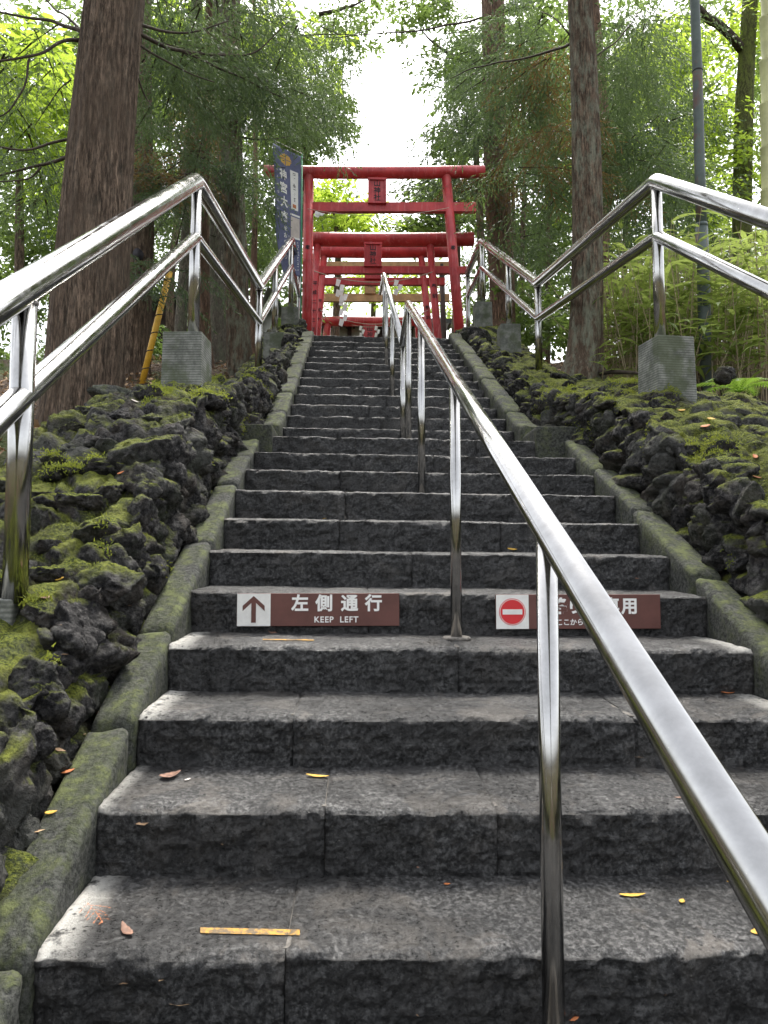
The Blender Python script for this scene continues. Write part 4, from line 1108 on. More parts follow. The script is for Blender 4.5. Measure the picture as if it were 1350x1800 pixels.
def scatter(tpls, P_, size, yaw, pitch, roll, r):
    """copies of leaf templates: (triangles, tint)"""
    out = []; tin = []
    which = r.integers(0, len(tpls), len(P_))
    for k, T in enumerate(tpls):
        m = which == k
        if not m.any(): continue
        n = m.sum(); cy, sy = np.cos(yaw[m]), np.sin(yaw[m]); cp, sp = np.cos(pitch[m]), np.sin(pitch[m]); cr, sr = np.cos(roll[m]), np.sin(roll[m])
        t = T.reshape(-1, 3)[None] * size[m][:, None, None]
        y1 = t[..., 1] * cr[:, None] - t[..., 2] * sr[:, None]; z1 = t[..., 1] * sr[:, None] + t[..., 2] * cr[:, None]; x1 = t[..., 0]
        x2 = x1 * cp[:, None] + z1 * sp[:, None]; z2 = -x1 * sp[:, None] + z1 * cp[:, None]
        x3 = x2 * cy[:, None] - y1 * sy[:, None]; y3 = x2 * sy[:, None] + y1 * cy[:, None]
        W_ = np.stack([x3, y3, z2], -1) + P_[m][:, None, :]
        out.append(W_.reshape(-1, 3))
        base = np.clip(.5 + .45 * vnoise(P_[m] * 1.7, 9) + r.normal(size=n) * .16, 0, 1)
        tin.append((np.clip(base[:, None] + np.repeat(r.normal(size=(n, len(T))) * .14, 3, axis=1), 0, 1)).ravel())
    return np.concatenate(out), np.concatenate(tin)

def blob(px_, py_, rx, ry, y, ry_d, n, r):
    """points in an uneven clump; px/py/rx/ry as in the photograph, y the distance"""
    u = r.normal(size=(n, 3)); u /= np.linalg.norm(u, axis=1)[:, None]; u *= (r.random(n) ** (1 / 2.2))[:, None]
    return np.array([at(px_ + a * rx, py_ + b * ry, y + c * ry_d) for a, b, c in u])

def foliage(kind, blobs, seed, away=None):
    r = np.random.default_rng(seed)
    if kind.startswith('sugi'):                       # boughs in layers, sprays hanging along them
        far = kind == 'sugi_far'; P_ = []; YW = []; PT = []; TW = []
        for b in blobs:
            nb = max(3, int(b[-1] / (9 if far else 11))); C_ = blob(*b[:-1], nb, r)
            for c in C_:
                yw = r.uniform(0, 6.28) if away is None else math.atan2(c[1] - away[1], c[0] - away[0]) + r.normal() * .8
                L = r.uniform(1.1, 2.0) if far else r.uniform(.6, 1.25); el = r.normal() * .22 - .05
                d = np.array([math.cos(yw), math.sin(yw), el]); k = int(r.integers(6, 11)) if far else int(r.integers(6, 12))
                line = [c - d * L * .5 + np.array([0, 0, -.25 * L * f * f + .05 * L]) + d * L * f for f in (0, .35, .7, 1.0)]
                TW.append(line)
                for q in range(k):
                    f = (q + r.random()) / k; sg = 1 if q % 2 else -1
                    P_.append(c + d * L * (f - .5) + np.array([0, 0, -.25 * L * f * f + .05 * L]) + r.normal(size=3) * .03)
                    YW.append(yw + sg * r.uniform(.35, 1.0) * (1 - .6 * f)); PT.append(r.uniform(.05, .55) + .35 * f - el * .5)
        P_ = np.array(P_); n = len(P_); W_ = []
        for ln in TW:
            for a_, b_ in zip(ln[:-1], ln[1:]):
                w_ = .009 if far else .006; o1, o2 = np.array([0, 0, w_]), np.array([w_, w_, 0])
                W_ += [a_ - o1, a_ + o1, b_, a_ - o2, a_ + o2, b_]
        V, ti = scatter(SUGI_FAR if far else SUGI, P_, (r.uniform(.5, .9, n) if far else r.uniform(.32, .6, n)), np.array(YW), np.array(PT), r.normal(size=n) * .3, r)
        return V, ti, np.array(W_)
    P_ = np.concatenate([blob(*b, r) for b in blobs]); n = len(P_)
    m = fbm(P_ * 1.1, 3, .6, seed) + r.normal(size=n) * .10         # clumps and gaps
    P_ = P_[m > -.08]; n = len(P_)
    yaw = r.uniform(0, 6.28, n)
    if kind == 'broad': o = scatter(BROAD, P_, r.uniform(.35, .55, n), yaw, r.uniform(-.2, .6, n), r.normal(size=n) * .5, r)
    elif kind == 'broad_big': o = scatter(BROAD_BIG, P_, r.uniform(.4, .6, n), yaw, r.uniform(-.2, .5, n), r.normal(size=n) * .4, r)
    else: o = scatter(BROAD, P_, r.uniform(.6, 1.0, n), yaw, r.uniform(-.2, .6, n), r.normal(size=n) * .5, r)
    return o[0], o[1], np.zeros((0, 3))

def crown_part(name, V, ti, W_, mt, parent):
    VV = np.concatenate([V, W_]) if len(W_) else V
    o = part(name, VV, np.arange(len(VV)).reshape(-1, 3), M[mt], parent, False, {'tint': np.concatenate([ti, np.full(len(W_), .3)])})
    if len(W_):
        o.data.materials.append(M['twig']); mi = np.zeros(len(VV) // 3, np.int32); mi[len(V) // 3:] = 1; o.data.polygons.foreach_set('material_index', mi)
    return o

def trunk(name, pts, mat, parent, nseg=44, step=.06, amp=.10, seed=0, flare=0.0, freq=7):
    """pts: (x, y, z, r) from the ground up"""
    pts = np.array(pts, float); L = np.sum(np.linalg.norm(np.diff(pts[:, :3], axis=0), axis=1)); m = max(8, int(min(L, 7) / step))
    S = spline(pts, m); a = np.linspace(0, 2 * np.pi, nseg, endpoint=False)
    R_ = S[:, 3][:, None] * np.ones(nseg)[None]
    zz = S[:, 2][:, None] * np.ones(nseg)[None]; z0 = S[0, 2]
    q = np.stack([np.cos(a)[None] * freq / 2 + 0 * zz, np.sin(a)[None] * freq / 2 + 0 * zz, zz * .55], -1).reshape(-1, 3)
    fur = ridged(q + seed, 3, .6, seed).reshape(R_.shape); big = fbm(np.stack([np.cos(a)[None] + 0 * zz, np.sin(a)[None] + 0 * zz, zz * .5], -1).reshape(-1, 3) + seed, 2, .5, seed + 3).reshape(R_.shape)
    fl = flare * np.exp(-(zz - z0) / .28) * (1 + .7 * np.cos(a * 5 + seed)[None])
    R_ = R_ * (1 + fur * amp * .5 + big * .10 + fl)
    X = S[:, 0][:, None] + R_ * np.cos(a)[None]; Y = S[:, 1][:, None] + R_ * np.sin(a)[None]
    V = np.stack([X, Y, zz], -1).reshape(-1, 3)
    return part(name, V, grid_faces(m, nseg, True), M[mat], parent)

def limb(pts, r0, r1, parent, mat='twig', name='branch', n=6, seed=0):
    P_ = spline(pts, max(8, len(pts) * 6)); m = len(P_)
    j = np.stack([vnoise(P_ * 5 + seed, 1), vnoise(P_ * 5 + seed, 2), vnoise(P_ * 5 + seed, 3)], 1) * .018; j[0] = 0
    V, F = tube(P_ + j, np.linspace(r0, r1, m), n); return part(name, V, F, M[mat], parent)

TREE_G = 'cedar trunks beside the stairs'
def tree(name, label, cat, y, tp, mat, limbs=(), crowns=(), flare=.12, amp=.1, top=9.0, seed=0, zdrop=.35, freq=7, group=None, crown_top=None, nseg=44, dlean=0.0):
    """tp: [(px, py, width px)...] from the bottom up; limbs: px polylines (x, y, dy); crowns: (material, kind, blobs)"""
    s = 1 / ppm(y)
    pts = [(*at(a, b, y), w * s / 2) for a, b, w in tp]
    x, yy, z, rr = pts[0]; pts.insert(0, (x, yy, z - zdrop, rr * 1.06))
    a, b = np.array(pts[-2]), np.array(pts[-1]); d = (b[:3] - a[:3]) / (b[2] - a[2])
    if top > b[2] + .3: pts.append((*(b[:3] + d * (top - b[2]) * .5), b[3] * .85)); pts.append((*(b[:3] + d * (top - b[2])), b[3] * .6))
    root = empty(name, (x, yy, z), label, cat, group)
    trunk('trunk', pts, mat, root, nseg=nseg, amp=amp, seed=seed, flare=flare, freq=freq)
    for k, (pl, r0, r1) in enumerate(limbs):
        P_ = [at(q[0], q[1], y + (q[2] if len(q) > 2 else 0)) for q in pl]; limb(P_, r0, r1, root, seed=seed + k)
    for k, (mt, kind, blobs) in enumerate(crowns):
        V, ti, tw = foliage(kind, blobs, seed * 10 + k + 1, at(tp[-1][0], tp[-1][1], y))
        crown_part('crown', V, ti, tw, mt, root)
    if crown_top:                                   # the crown high above the frame, which shades the stairs
        cx, cz, rad, n = crown_top; r = np.random.default_rng(seed + 500)
        u = r.normal(size=(n, 3)); u /= np.linalg.norm(u, axis=1)[:, None]; u *= (r.random(n) ** .45)[:, None]
        P_ = np.array([b[0] + cx, yy, cz]) + u * np.array([rad, rad, rad * 1.2])
        V, ti = scatter(SUGI_FAR, P_, r.uniform(.6, 1.1, n), r.uniform(0, 6.28, n), r.uniform(.1, .9, n), r.normal(size=n) * .5, r)
        part('crown', V, np.arange(len(V)).reshape(-1, 3), M['sugi'], root, False, {'tint': ti})
    return root

# ------------------------------------------------------------------ trees left of the stairs
tree('cedar_tree', 'thickest cedar trunk, brown and furrowed, at the left behind the nearest handrail', 'tree', 3.8,
     [(135, 770, 128), (147, 690, 124), (160, 500, 118), (177, 250, 106), (200, 0, 97)], 'cedar', seed=1, flare=.05, amp=.13, freq=16, nseg=120,
     limbs=[([(146, 62), (95, 40, .1), (40, 30, .2), (-20, 18, .3)], .016, .006), ([(142, 70), (105, 75, -.2), (60, 98, -.3), (-20, 112, -.4)], .015, .007), ([(146, 58), (110, 25, .2), (70, -10, .3)], .011, .006),
            ([(52, 103, -.3), (42, 150, -.3), (20, 192, -.3), (-10, 208, -.3)], .008, .004), ([(130, 235), (90, 250, -.1), (40, 262, -.2), (-20, 254, -.3)], .012, .005), ([(126, 270), (80, 290, .2), (30, 300, .3), (-20, 312, .3)], .014, .006),
            ([(72, 293, .2), (45, 312, .2), (-10, 318, .2)], .008, .004), ([(125, 140), (98, 165, .2), (60, 220, .3)], .006, .003),
            ([(240, 45), (290, 52, .2), (340, 55, .3), (400, 38, .4)], .012, .005), ([(240, 55), (320, 90, .3), (395, 97, .5), (455, 84, .6), (512, 38, .7)], .016, .004), ([(318, 89, .3), (400, 125, .5), (460, 155, .7), (505, 176, .8)], .010, .004), ([(240, 78), (300, 112, .2), (378, 145, .3)], .009, .004), ([(238, 130), (252, 165, .1), (266, 185, .1)], .008, .004)],
     crowns=[('sugi', 'sugi', [(395, 45, 190, 85, 4.9, .9, 280), (300, 110, 80, 90, 4.7, .6, 110), (470, 140, 100, 50, 5.0, .7, 100), (40, 120, 110, 100, 4.6, .8, 90), (50, 280, 90, 60, 4.6, .7, 70)])],
     top=11, crown_top=(-.6, 8.8, 2.2, 170))
tree('cedar_tree', 'dark narrow cedar trunk with a black knot hole, just right of the thickest trunk', 'tree', 6.6, [(235, 690, 58), (240, 600, 50), (248, 450, 44), (250, 300, 36), (248, 100, 32), (250, -20, 30)], 'cedar', seed=2, group=TREE_G, amp=.16, freq=12, nseg=64,
     limbs=[([(262, 345), (285, 335, -.1), (312, 318, -.2), (340, 300, -.3)], .010, .004), ([(262, 320), (300, 296, -.2), (345, 262, -.3)], .010, .004)],
     crowns=[('sugi', 'sugi', [(280, 270, 60, 90, 6.4, .6, 110), (255, 470, 40, 40, 6.2, .3, 46)]), ('sugi_brown', 'sugi', [(275, 285, 40, 60, 6.3, .4, 45), (340, 180, 60, 90, 7.4, .6, 80)])], top=10)
k_ = at(243, 448, 6.45)
V, F = tube([k_ + np.array([0, .1, 0]), k_ + np.array([0, -.035, 0])], [.06, .05], 16); V[:, 2] = k_[2] + (V[:, 2] - k_[2]) * 1.25
part('knot_hole', V, F, M['black'], [o for o in bpy.data.objects if o.name.startswith('cedar_tree') and o.parent is None][-1])
tree('cedar_tree', 'slender straight trunk, greyish, behind the large left footing', 'tree', 7.6, [(314, 640, 22), (318, 560, 21), (330, 400, 22), (338, 250, 25), (344, 100, 22), (346, -20, 20)], 'pale', seed=3, group=TREE_G, amp=.08, top=9,
     limbs=[([(345, 250), (330, 200, 0), (310, 170, 0)], .012, .006)],
     crowns=[('sugi', 'sugi', [(330, 330, 60, 110, 7.4, .8, 120), (360, 60, 80, 80, 7.2, .8, 100)])])
tree('cedar_tree', 'dark red-brown trunk foot, leftmost of three close together above the landing', 'tree', 7.2, [(360, 660, 34), (358, 580, 26), (357, 450, 22), (360, 300, 18), (365, 100, 15)], 'cedar_red', seed=4, group=TREE_G, amp=.12, flare=.3, top=8)
tree('cedar_tree', 'pale lichen covered trunk, middle of three close together above the landing', 'tree', 7.9, [(386, 650, 46), (386, 560, 40), (385, 450, 34), (384, 300, 28), (383, 100, 24)], 'pale', seed=5, group=TREE_G, amp=.07, flare=.15, top=9)
tree('cedar_tree', 'tall grey-brown trunk, right one of three close together above the landing', 'tree', 6.9, [(422, 655, 46), (420, 600, 42), (415, 450, 39), (409, 300, 38), (405, 150, 36), (406, -20, 33)], 'lichen', seed=6, group=TREE_G, amp=.12, flare=.12, top=11, freq=10, nseg=64,
     limbs=[([(420, 240), (460, 246, .2), (520, 236, .5), (590, 205, .9)], .014, .004), ([(412, 145), (450, 150, 0), (500, 140, .2), (580, 135, .5)], .010, .003), ([(420, 60), (500, 62, .4), (600, 60, .8), (650, 55, 1)], .012, .004)],
     crowns=[('sugi', 'sugi', [(415, 190, 60, 60, 6.7, .5, 100), (505, 160, 100, 60, 7.6, .7, 130), (410, 300, 30, 30, 6.6, .3, 36), (560, 110, 65, 70, 8.0, .8, 80), (430, 340, 25, 90, 8.4, .8, 70)])], crown_top=(-.6, 9.6, 1.9, 120))
tg = at(430, 228, 6.72)
V, F = obox(tg, (.94, 0, .3), (0, 1, 0), (-.3, 0, .94), .042, .004, .028); solo('tree_tag', V, F, M['paper'], 'small white tag fixed to the grey-brown trunk above the landing', 'tag', smooth=False)
tree('cedar_sapling', 'very thin straight stem between the three trunks and the banner', 'tree', 9.6, [(444, 600, 13), (447, 450, 11), (449, 300, 9), (448, 150, 7), (446, 0, 5)], 'cedar_red', seed=7, top=8, flare=0, amp=.05, nseg=14,
     crowns=[('sugi', 'sugi_far', [(455, 330, 50, 110, 9.8, .9, 60)])])

# ------------------------------------------------------------------ trees right of the stairs
tree('cedar_tree', 'lichen patched cedar trunk with spreading roots on the right wall', 'tree', 4.75, [(1022, 668, 76), (1028, 620, 61), (1032, 520, 53), (1033, 400, 51), (1030, 250, 49), (1025, 100, 46), (1019, -10, 44)], 'lichen', seed=8, flare=.28, amp=.15, freq=11, nseg=100, top=11, zdrop=.3,
     limbs=[([(1010, 72), (960, 92, .3), (900, 108, .6), (835, 120, .9), (790, 137, 1.1)], .013, .004), ([(1045, 100), (1095, 60, .2), (1120, 20, .3)], .008, .004), ([(1005, 68), (985, 45, 0), (950, 20, .2)], .008, .004),
            ([(1000, 668, -.05), (960, 690, -.22), (925, 705, -.3), (905, 720, -.35)], .055, .02), ([(1048, 655, -.1), (1085, 652, -.3), (1130, 655, -.4)], .03, .012)],
     crowns=[('sugi', 'sugi', [(925, 110, 100, 100, 6.1, .9, 210), (960, 280, 70, 110, 6.0, .7, 160), (1110, 110, 80, 90, 6.0, .8, 170), (1120, 290, 80, 110, 6.4, .9, 230)]), ('sugi_brown', 'sugi', [(950, 120, 70, 60, 5.9, .5, 50), (1000, 250, 40, 60, 5.6, .4, 26)])], crown_top=(.7, 9.0, 2.0, 150))
tree('cedar_tree', 'tall reddish cedar trunk right of the gates, partly veiled by needles', 'tree', 10.6, [(884, 590, 46), (882, 500, 43), (875, 350, 45), (870, 200, 43), (866, 50, 41), (865, -20, 40)], 'cedar_red', seed=9, group=TREE_G, amp=.14, freq=12, nseg=72, top=12,
     limbs=[([(860, 28), (800, 42, -.3), (720, 55, -.6), (640, 62, -.9), (570, 66, -1.2)], .020, .005), ([(855, 45), (810, 55, -.2), (780, 60, -.3)], .012, .005), ([(885, 340), (920, 345, -.3), (960, 330, -.6)], .012, .004)],
     crowns=[('sugi', 'sugi_far', [(860, 60, 80, 80, 10.2, 1.2, 120), (825, 200, 50, 80, 10.2, 1.0, 130), (830, 300, 55, 60, 10.0, .8, 60), (930, 330, 60, 110, 10.0, 1.0, 110)]), ('sugi_brown', 'sugi_far', [(875, 305, 36, 30, 9.9, .4, 26)])], crown_top=(.7, 11.4, 2.0, 120))
tree('broadleaf_tree', 'pinkish peeling trunk just behind the lichen patched cedar on the right', 'tree', 8.2, [(1062, 620, 20), (1062, 450, 19), (1068, 300, 18), (1058, 150, 16), (1046, 0, 14)], 'cedar_red', seed=10, top=9, flare=.05, amp=.06,
     crowns=[('sugi', 'sugi_far', [(1150, 360, 90, 110, 8.6, 1.0, 140), (1130, 160, 110, 150, 9.0, 1.2, 170)])])
for q, (x0, x1, w_, yy, lb) in enumerate(((918, 922, 11, 12.4, 'thin young trunk right of the reddish cedar and left of the handrail dip'), (963, 968, 9, 13.0, 'thin young trunk directly above the handrail dip on the right'), (1098, 1104, 10, 9.6, 'thin dark stem left of the large right footing'), (905, 900, 8, 14.5, 'faintest thin stem close against the reddish cedar on the right'))):
    tree('young_tree', lb, 'tree', yy, [(x0, 610, w_), (x0, 450, w_ * .9), (x1, 300, w_ * .75), (x1 - 4, 120, w_ * .5)], 'cedar', seed=20 + q, top=6.5, flare=0, amp=.05, nseg=14, group='thin young trunks right of the stairs',
         crowns=[('sugi', 'sugi_far', [(x0 + 5, 430, 45, 110, yy, .8, 60), (x0, 220, 50, 110, yy, .9, 60)])])
tree('mossy_tree', 'moss covered trunk with a leaning limb at the upper right corner', 'tree', 10.4, [(1300, 560, 34), (1304, 400, 32), (1308, 200, 31), (1318, 0, 28)], 'mossbark', seed=11, top=10, amp=.08,
     limbs=[([(1302, 85), (1275, 55, -.3), (1240, 28, -.5), (1222, 10, -.7)], .085, .07)],
     crowns=[('leaf', 'broad', [(1200, 120, 120, 110, 10.8, 1.2, 300), (1285, 260, 70, 110, 10.2, 1.0, 200), (1330, 40, 60, 60, 10.8, 1.0, 80)])])
def culm():
    y = 6.6; root = empty('bamboo_culm', tuple(at(1348, 560, y)), 'single pale yellow bamboo culm at the right edge', 'bamboo'); s = 1 / ppm(y)
    ys = list(range(640, -60, -76))
    for a, b in zip(ys[:-1], ys[1:]):
        P0, P1 = at(1347, a, y), at(1343 if b < 200 else 1345, b, y)
        V, F = tube([P0, P0 + (P1 - P0) * .03, P0 + (P1 - P0) * .97, P1], [9.5 * s, 8.3 * s, 8.3 * s, 9.3 * s], 18); part('segment', V, F, M['culm'], root)
culm()

# ------------------------------------------------------------------ broadleaf trees and forest behind
def back_tree(label, y, xb, yb, wpx, mt, kind, blobs, seed, name='broadleaf_tree', group='broadleaf trees behind the shrine', mat='cedar', tips=None):
    tree(name, label, 'tree', y, [(xb, yb, wpx), (xb + 4, yb - 150, wpx * .8), (xb + (blobs[0][0] - xb) * .4, blobs[0][1], wpx * .5)], mat, seed=seed, top=0, flare=.05, amp=.08, nseg=18, group=group,
         limbs=[([(xb + (b[0] - xb) * .3, b[1] + b[3] * .4), (b[0] - (b[0] - xb) * .3, b[1]), (b[0], b[1] - b[3] * .5)], wpx / ppm(y) * .22, .01) for b in blobs[:3]], crowns=[(mt, kind, blobs)])
back_tree('bright green broadleaf tree at the far left edge behind the branches', 10.5, 30, 620, 20, 'leaf', 'broad_big', [(40, 190, 130, 150, 10.5, 1.8, 360), (110, 330, 100, 90, 11.0, 1.4, 150)], 31)
back_tree('bright leafed tree seen between the thickest trunk and the banner', 12.5, 300, 600, 16, 'leaf', 'broad_big', [(430, 90, 190, 95, 12.5, 1.8, 420), (300, 60, 90, 80, 12.0, 1.5, 130)], 32)
back_tree('dense green tree whose crown edges the left side of the sky gap', 15.0, 520, 600, 18, 'leaf_dark', 'broad', [(565, 205, 65, 80, 15.0, 1.6, 330), (595, 60, 65, 70, 15.5, 1.6, 230), (655, 12, 50, 34, 15.2, 1.2, 80), (500, 260, 70, 60, 15, 1.4, 200)], 33)
back_tree('green tree filling the left opening under the nearest gate beam', 18.0, 590, 590, 14, 'leaf', 'broad_far', [(580, 355, 60, 52, 18.0, 2.0, 130), (620, 390, 70, 30, 18, 1.5, 110)], 34)
back_tree('dark leafed tree edging the right side of the sky gap', 14.0, 842, 600, 18, 'leaf_dark', 'broad', [(805, 120, 60, 105, 14.0, 1.6, 280), (735, 80, 30, 65, 14.2, 1.0, 36), (800, 255, 58, 50, 14.0, 1.4, 210), (765, 12, 70, 36, 14, 1.2, 120), (712, 55, 30, 55, 14.3, .9, 40)], 35)
back_tree('dark tree seen through the right opening of the nearest gate', 17.5, 800, 590, 14, 'leaf_dark', 'broad_far', [(790, 350, 60, 60, 17.5, 1.6, 150), (730, 392, 42, 18, 17.5, 1.0, 40)], 36)
back_tree('yellow green tree low behind the farthest gates', 26.0, 655, 600, 10, 'leaf', 'broad_far', [(660, 500, 120, 42, 26.0, 2.0, 330), (640, 578, 110, 22, 25, 1.5, 110), (760, 560, 70, 40, 26, 2, 90)], 37)
back_tree('broad green tree behind the bamboo grass on the right', 13.5, 1180, 600, 18, 'leaf', 'broad', [(1150, 200, 120, 160, 13.5, 1.8, 460), (1250, 380, 90, 100, 12.5, 1.4, 230), (1060, 300, 90, 140, 14.0, 1.6, 300)], 38)
back_tree('shadowed tree between the reddish cedar and the lichen patched trunk', 16.0, 960, 600, 16, 'leaf_dark', 'broad_far', [(960, 160, 90, 140, 16.0, 1.8, 210), (950, 420, 80, 110, 16.0, 1.6, 150)], 39)
back_tree('dense shaded tree low behind the left trunks', 13.5, 130, 640, 20, 'leaf_dark', 'broad', [(60, 430, 130, 130, 12.0, 1.6, 420), (310, 430, 110, 140, 14.0, 1.5, 380), (430, 440, 70, 110, 14.5, 1.2, 240), (180, 300, 120, 120, 14.0, 1.5, 240)], 40)

def forest(name, label, kind, mt, blobs, seed):
    V, ti, _w = foliage(kind, blobs, seed); o = part(name, V, np.arange(len(V)).reshape(-1, 3), M[mt], None, False, {'tint': ti})
    return tag(o, label, 'forest', kind='stuff')
forest('forest_backdrop', 'distant leafy woodland closing off the view on both sides', 'broad_far', 'leaf_dark',
       [(90, 250, 240, 330, 22, 3.0, 1200), (330, 300, 200, 300, 23, 3.0, 1050), (480, 420, 110, 170, 22, 2.0, 360), (1000, 260, 190, 340, 23, 3.0, 1200), (1230, 260, 230, 340, 22, 3.0, 1200), (860, 430, 90, 150, 22, 2.0, 320), (120, 90, 230, 130, 19, 2.0, 420), (420, 80, 170, 110, 19, 2.0, 300), (920, 90, 110, 120, 19, 2.0, 260), (1180, 120, 200, 150, 18, 2.0, 420)], 50)
forest('undergrowth', 'low shrubs and saplings on the forest floor', 'broad', 'leaf_dark',
       [(40, 640, 90, 60, 8.5, 1.5, 130), (300, 600, 120, 40, 11.5, 1.5, 150), (960, 560, 110, 60, 11.5, 1.8, 260), (1180, 560, 160, 60, 9.5, 2.0, 220), (500, 555, 60, 40, 13, 1, 90), (20, 540, 90, 90, 13, 1.5, 220), (280, 560, 160, 70, 15, 1.5, 260), (870, 560, 60, 50, 14, 1.2, 130), (1060, 500, 160, 100, 14, 1.5, 320), (1280, 480, 130, 120, 13, 1.5, 260)], 51)

# ------------------------------------------------------------------ bamboo grass, dry stalks, ferns
def blade(p, d, L, W_, droop, r, nseg=4):
    d = np.array(d, float); d /= np.linalg.norm(d); s = np.cross(d, [0, 0, 1.0]); s /= np.linalg.norm(s) + 1e-9
    pts = [np.array(p, float)]
    for k in range(nseg): d = d + np.array([0, 0, -droop / nseg]); d /= np.linalg.norm(d); pts.append(pts[-1] + d * L / nseg)
    T = []; wd = [.35, 1.0, .9, .5, 0.0][:nseg + 1]; a = [q - s * W_ * wd[k] / 2 for k, q in enumerate(pts)]; b = [q + s * W_ * wd[k] / 2 for k, q in enumerate(pts)]
    up = np.array([0, 0, W_ * .12])
    for k in range(nseg):
        T.append([a[k] + up, b[k] + up, pts[k + 1]]); T.append([a[k] + up, pts[k + 1], a[k + 1] + up]); T.append([b[k] + up, b[k + 1] + up, pts[k + 1]])
    return T
def sasa_plant(base, h, lean, r, nleaf=9, lw=.044, ll=.25):
    T = []; S = []
    top = base + np.array([lean[0], lean[1], h]); st = [base, base + (top - base) * .5 + np.array([0, 0, .03]), top]
    for k in range(nleaf):
        f = r.uniform(.45, 1.0); p = base + (top - base) * f; a = r.uniform(0, 6.28)
        T += blade(p, (math.cos(a), math.sin(a), r.uniform(.1, .7)), ll * r.uniform(.7, 1.25), lw * r.uniform(.7, 1.2), r.uniform(.5, 1.3), r)
    return T, st
def sasa_mass():
    r = np.random.default_rng(61); T = []; ST = []; SV = []
    for k in range(460):
        u = r.random(); pxx = r.uniform(1070, 1400); yy = r.uniform(4.3, 8.0)
        x = at(pxx, 600, yy)[0]
        if x < 1.9: continue
        zb = float(ground_z(x, yy)); h = r.uniform(.6, 1.6)
        t, st = sasa_plant(np.array([x, yy, zb]), h, (r.normal() * .2, r.normal() * .15 - .05), r, int(r.integers(6, 12)))
        T += t; SV.append(tube(st, [.005, .004, .002], 4, False))
    V = np.array(T).reshape(-1, 3); ti = np.repeat(np.clip(r.normal(.5, .28, len(V) // 12 + 1), 0, 1), 12)[:len(V)]
    o = part('bamboo_grass', V, np.arange(len(V)).reshape(-1, 3), M['sasa'], None, True, {'tint': ti}); tag(o, 'thicket of light green bamboo grass behind the right wall', 'bamboo grass', kind='stuff')
    V, F = merge(SV)
    # leaning dry stalks
    L = []
    for k in range(520):
        pxx = r.uniform(1075, 1420); yy = r.uniform(5.0, 8.0); x = at(pxx, 600, yy)[0]
        if x < 2.0: continue
        zb = float(ground_z(x, yy)); h = r.uniform(.5, 1.25); ln = np.array([r.normal() * .3 - .12, r.normal() * .2, h])
        L.append(tube([np.array([x, yy, zb]), np.array([x, yy, zb]) + ln * .55 + np.array([0, 0, .06]), np.array([x, yy, zb]) + ln], [.0045, .0035, .002], 3, False))
    V2, F2 = merge(L + SV)
    o = part('dry_stalks', V2, F2, M['straw'], None, True, {'tint': np.clip(r.normal(.5, .3, len(V2)), 0, 1)}); tag(o, 'mass of dry straw coloured stalks in the bamboo grass', 'dry stalks', kind='stuff')
sasa_mass()
def sasa_single(label, pxs, yy, h, n, seed, lean=(0, 0), ll=.2, zbase=None):
    r = np.random.default_rng(seed); b = at(*pxs, yy)
    if zbase is not None: b[2] = zbase
    root = empty('bamboo_grass_plant', tuple(b), label, 'plant')
    T, st = sasa_plant(b, h, lean, r, n, .036, ll)
    V, F = tube(st, [.006, .004, .002], 5); part('stem', V, F, M['straw'], root, True, {'tint': np.full(len(V), .4)})
    for k in range(0, len(T), 12):
        Vl = np.array(T[k:k + 12]).reshape(-1, 3); part('leaf', Vl, np.arange(len(Vl)).reshape(-1, 3), M['sasa'], root, True, {'tint': np.full(len(Vl), r.uniform(.3, 1))})
sasa_single('small bamboo grass plant growing at the foot of the lichen patched trunk', (1058, 672), 4.45, .22, 8, 71, (.02, -.05), .13)
sasa_single('tall bamboo grass with arching leaves in front of the lichen patched trunk', (1075, 640), 4.9, .95, 7, 72, (-.12, -.1), .24)
sasa_single('large leaved bamboo grass rising beside the pale yellow culm', (1335, 640), 4.4, 1.15, 12, 73, (-.05, -.1), .3)
sasa_single('broad bamboo grass plant left of the green steel pole', (1205, 650), 5.2, .95, 10, 74, (.0, -.1), .26)
sasa_single('bamboo grass plant with long leaves right of the green steel pole', (1285, 650), 5.0, .9, 11, 75, (.05, -.1), .27)
def fern():
    b = at(1300, 690, 3.75); r = np.random.default_rng(81)
    root = empty('fern_plant', tuple(b), 'bright green fern at the back of the right wall top', 'fern')
    for k in range(9):
        a = k * .7 + r.uniform(-.2, .2); d = np.array([math.cos(a), math.sin(a), 1.0]); p = b.copy(); L = r.uniform(.28, .42); T = []; n = 16
        d /= np.linalg.norm(d)
        for q in range(n):
            d = d + np.array([0, 0, -.09]); d /= np.linalg.norm(d); p2 = p + d * L / n; s = np.cross(d, [0, 0, 1.0]); s /= np.linalg.norm(s)
            ln = .085 * math.sin(math.pi * (q + 1.5) / (n + 2))
            for sg in (-1, 1): T.append([p, p2, p2 + s * sg * ln + d * ln * .35 - np.array([0, 0, ln * .15])])
            p = p2
        V = np.array(T).reshape(-1, 3); part('frond', V, np.arange(len(V)).reshape(-1, 3), M['fern'], root, False, {'tint': np.full(len(V), r.uniform(.3, 1))})
fern()

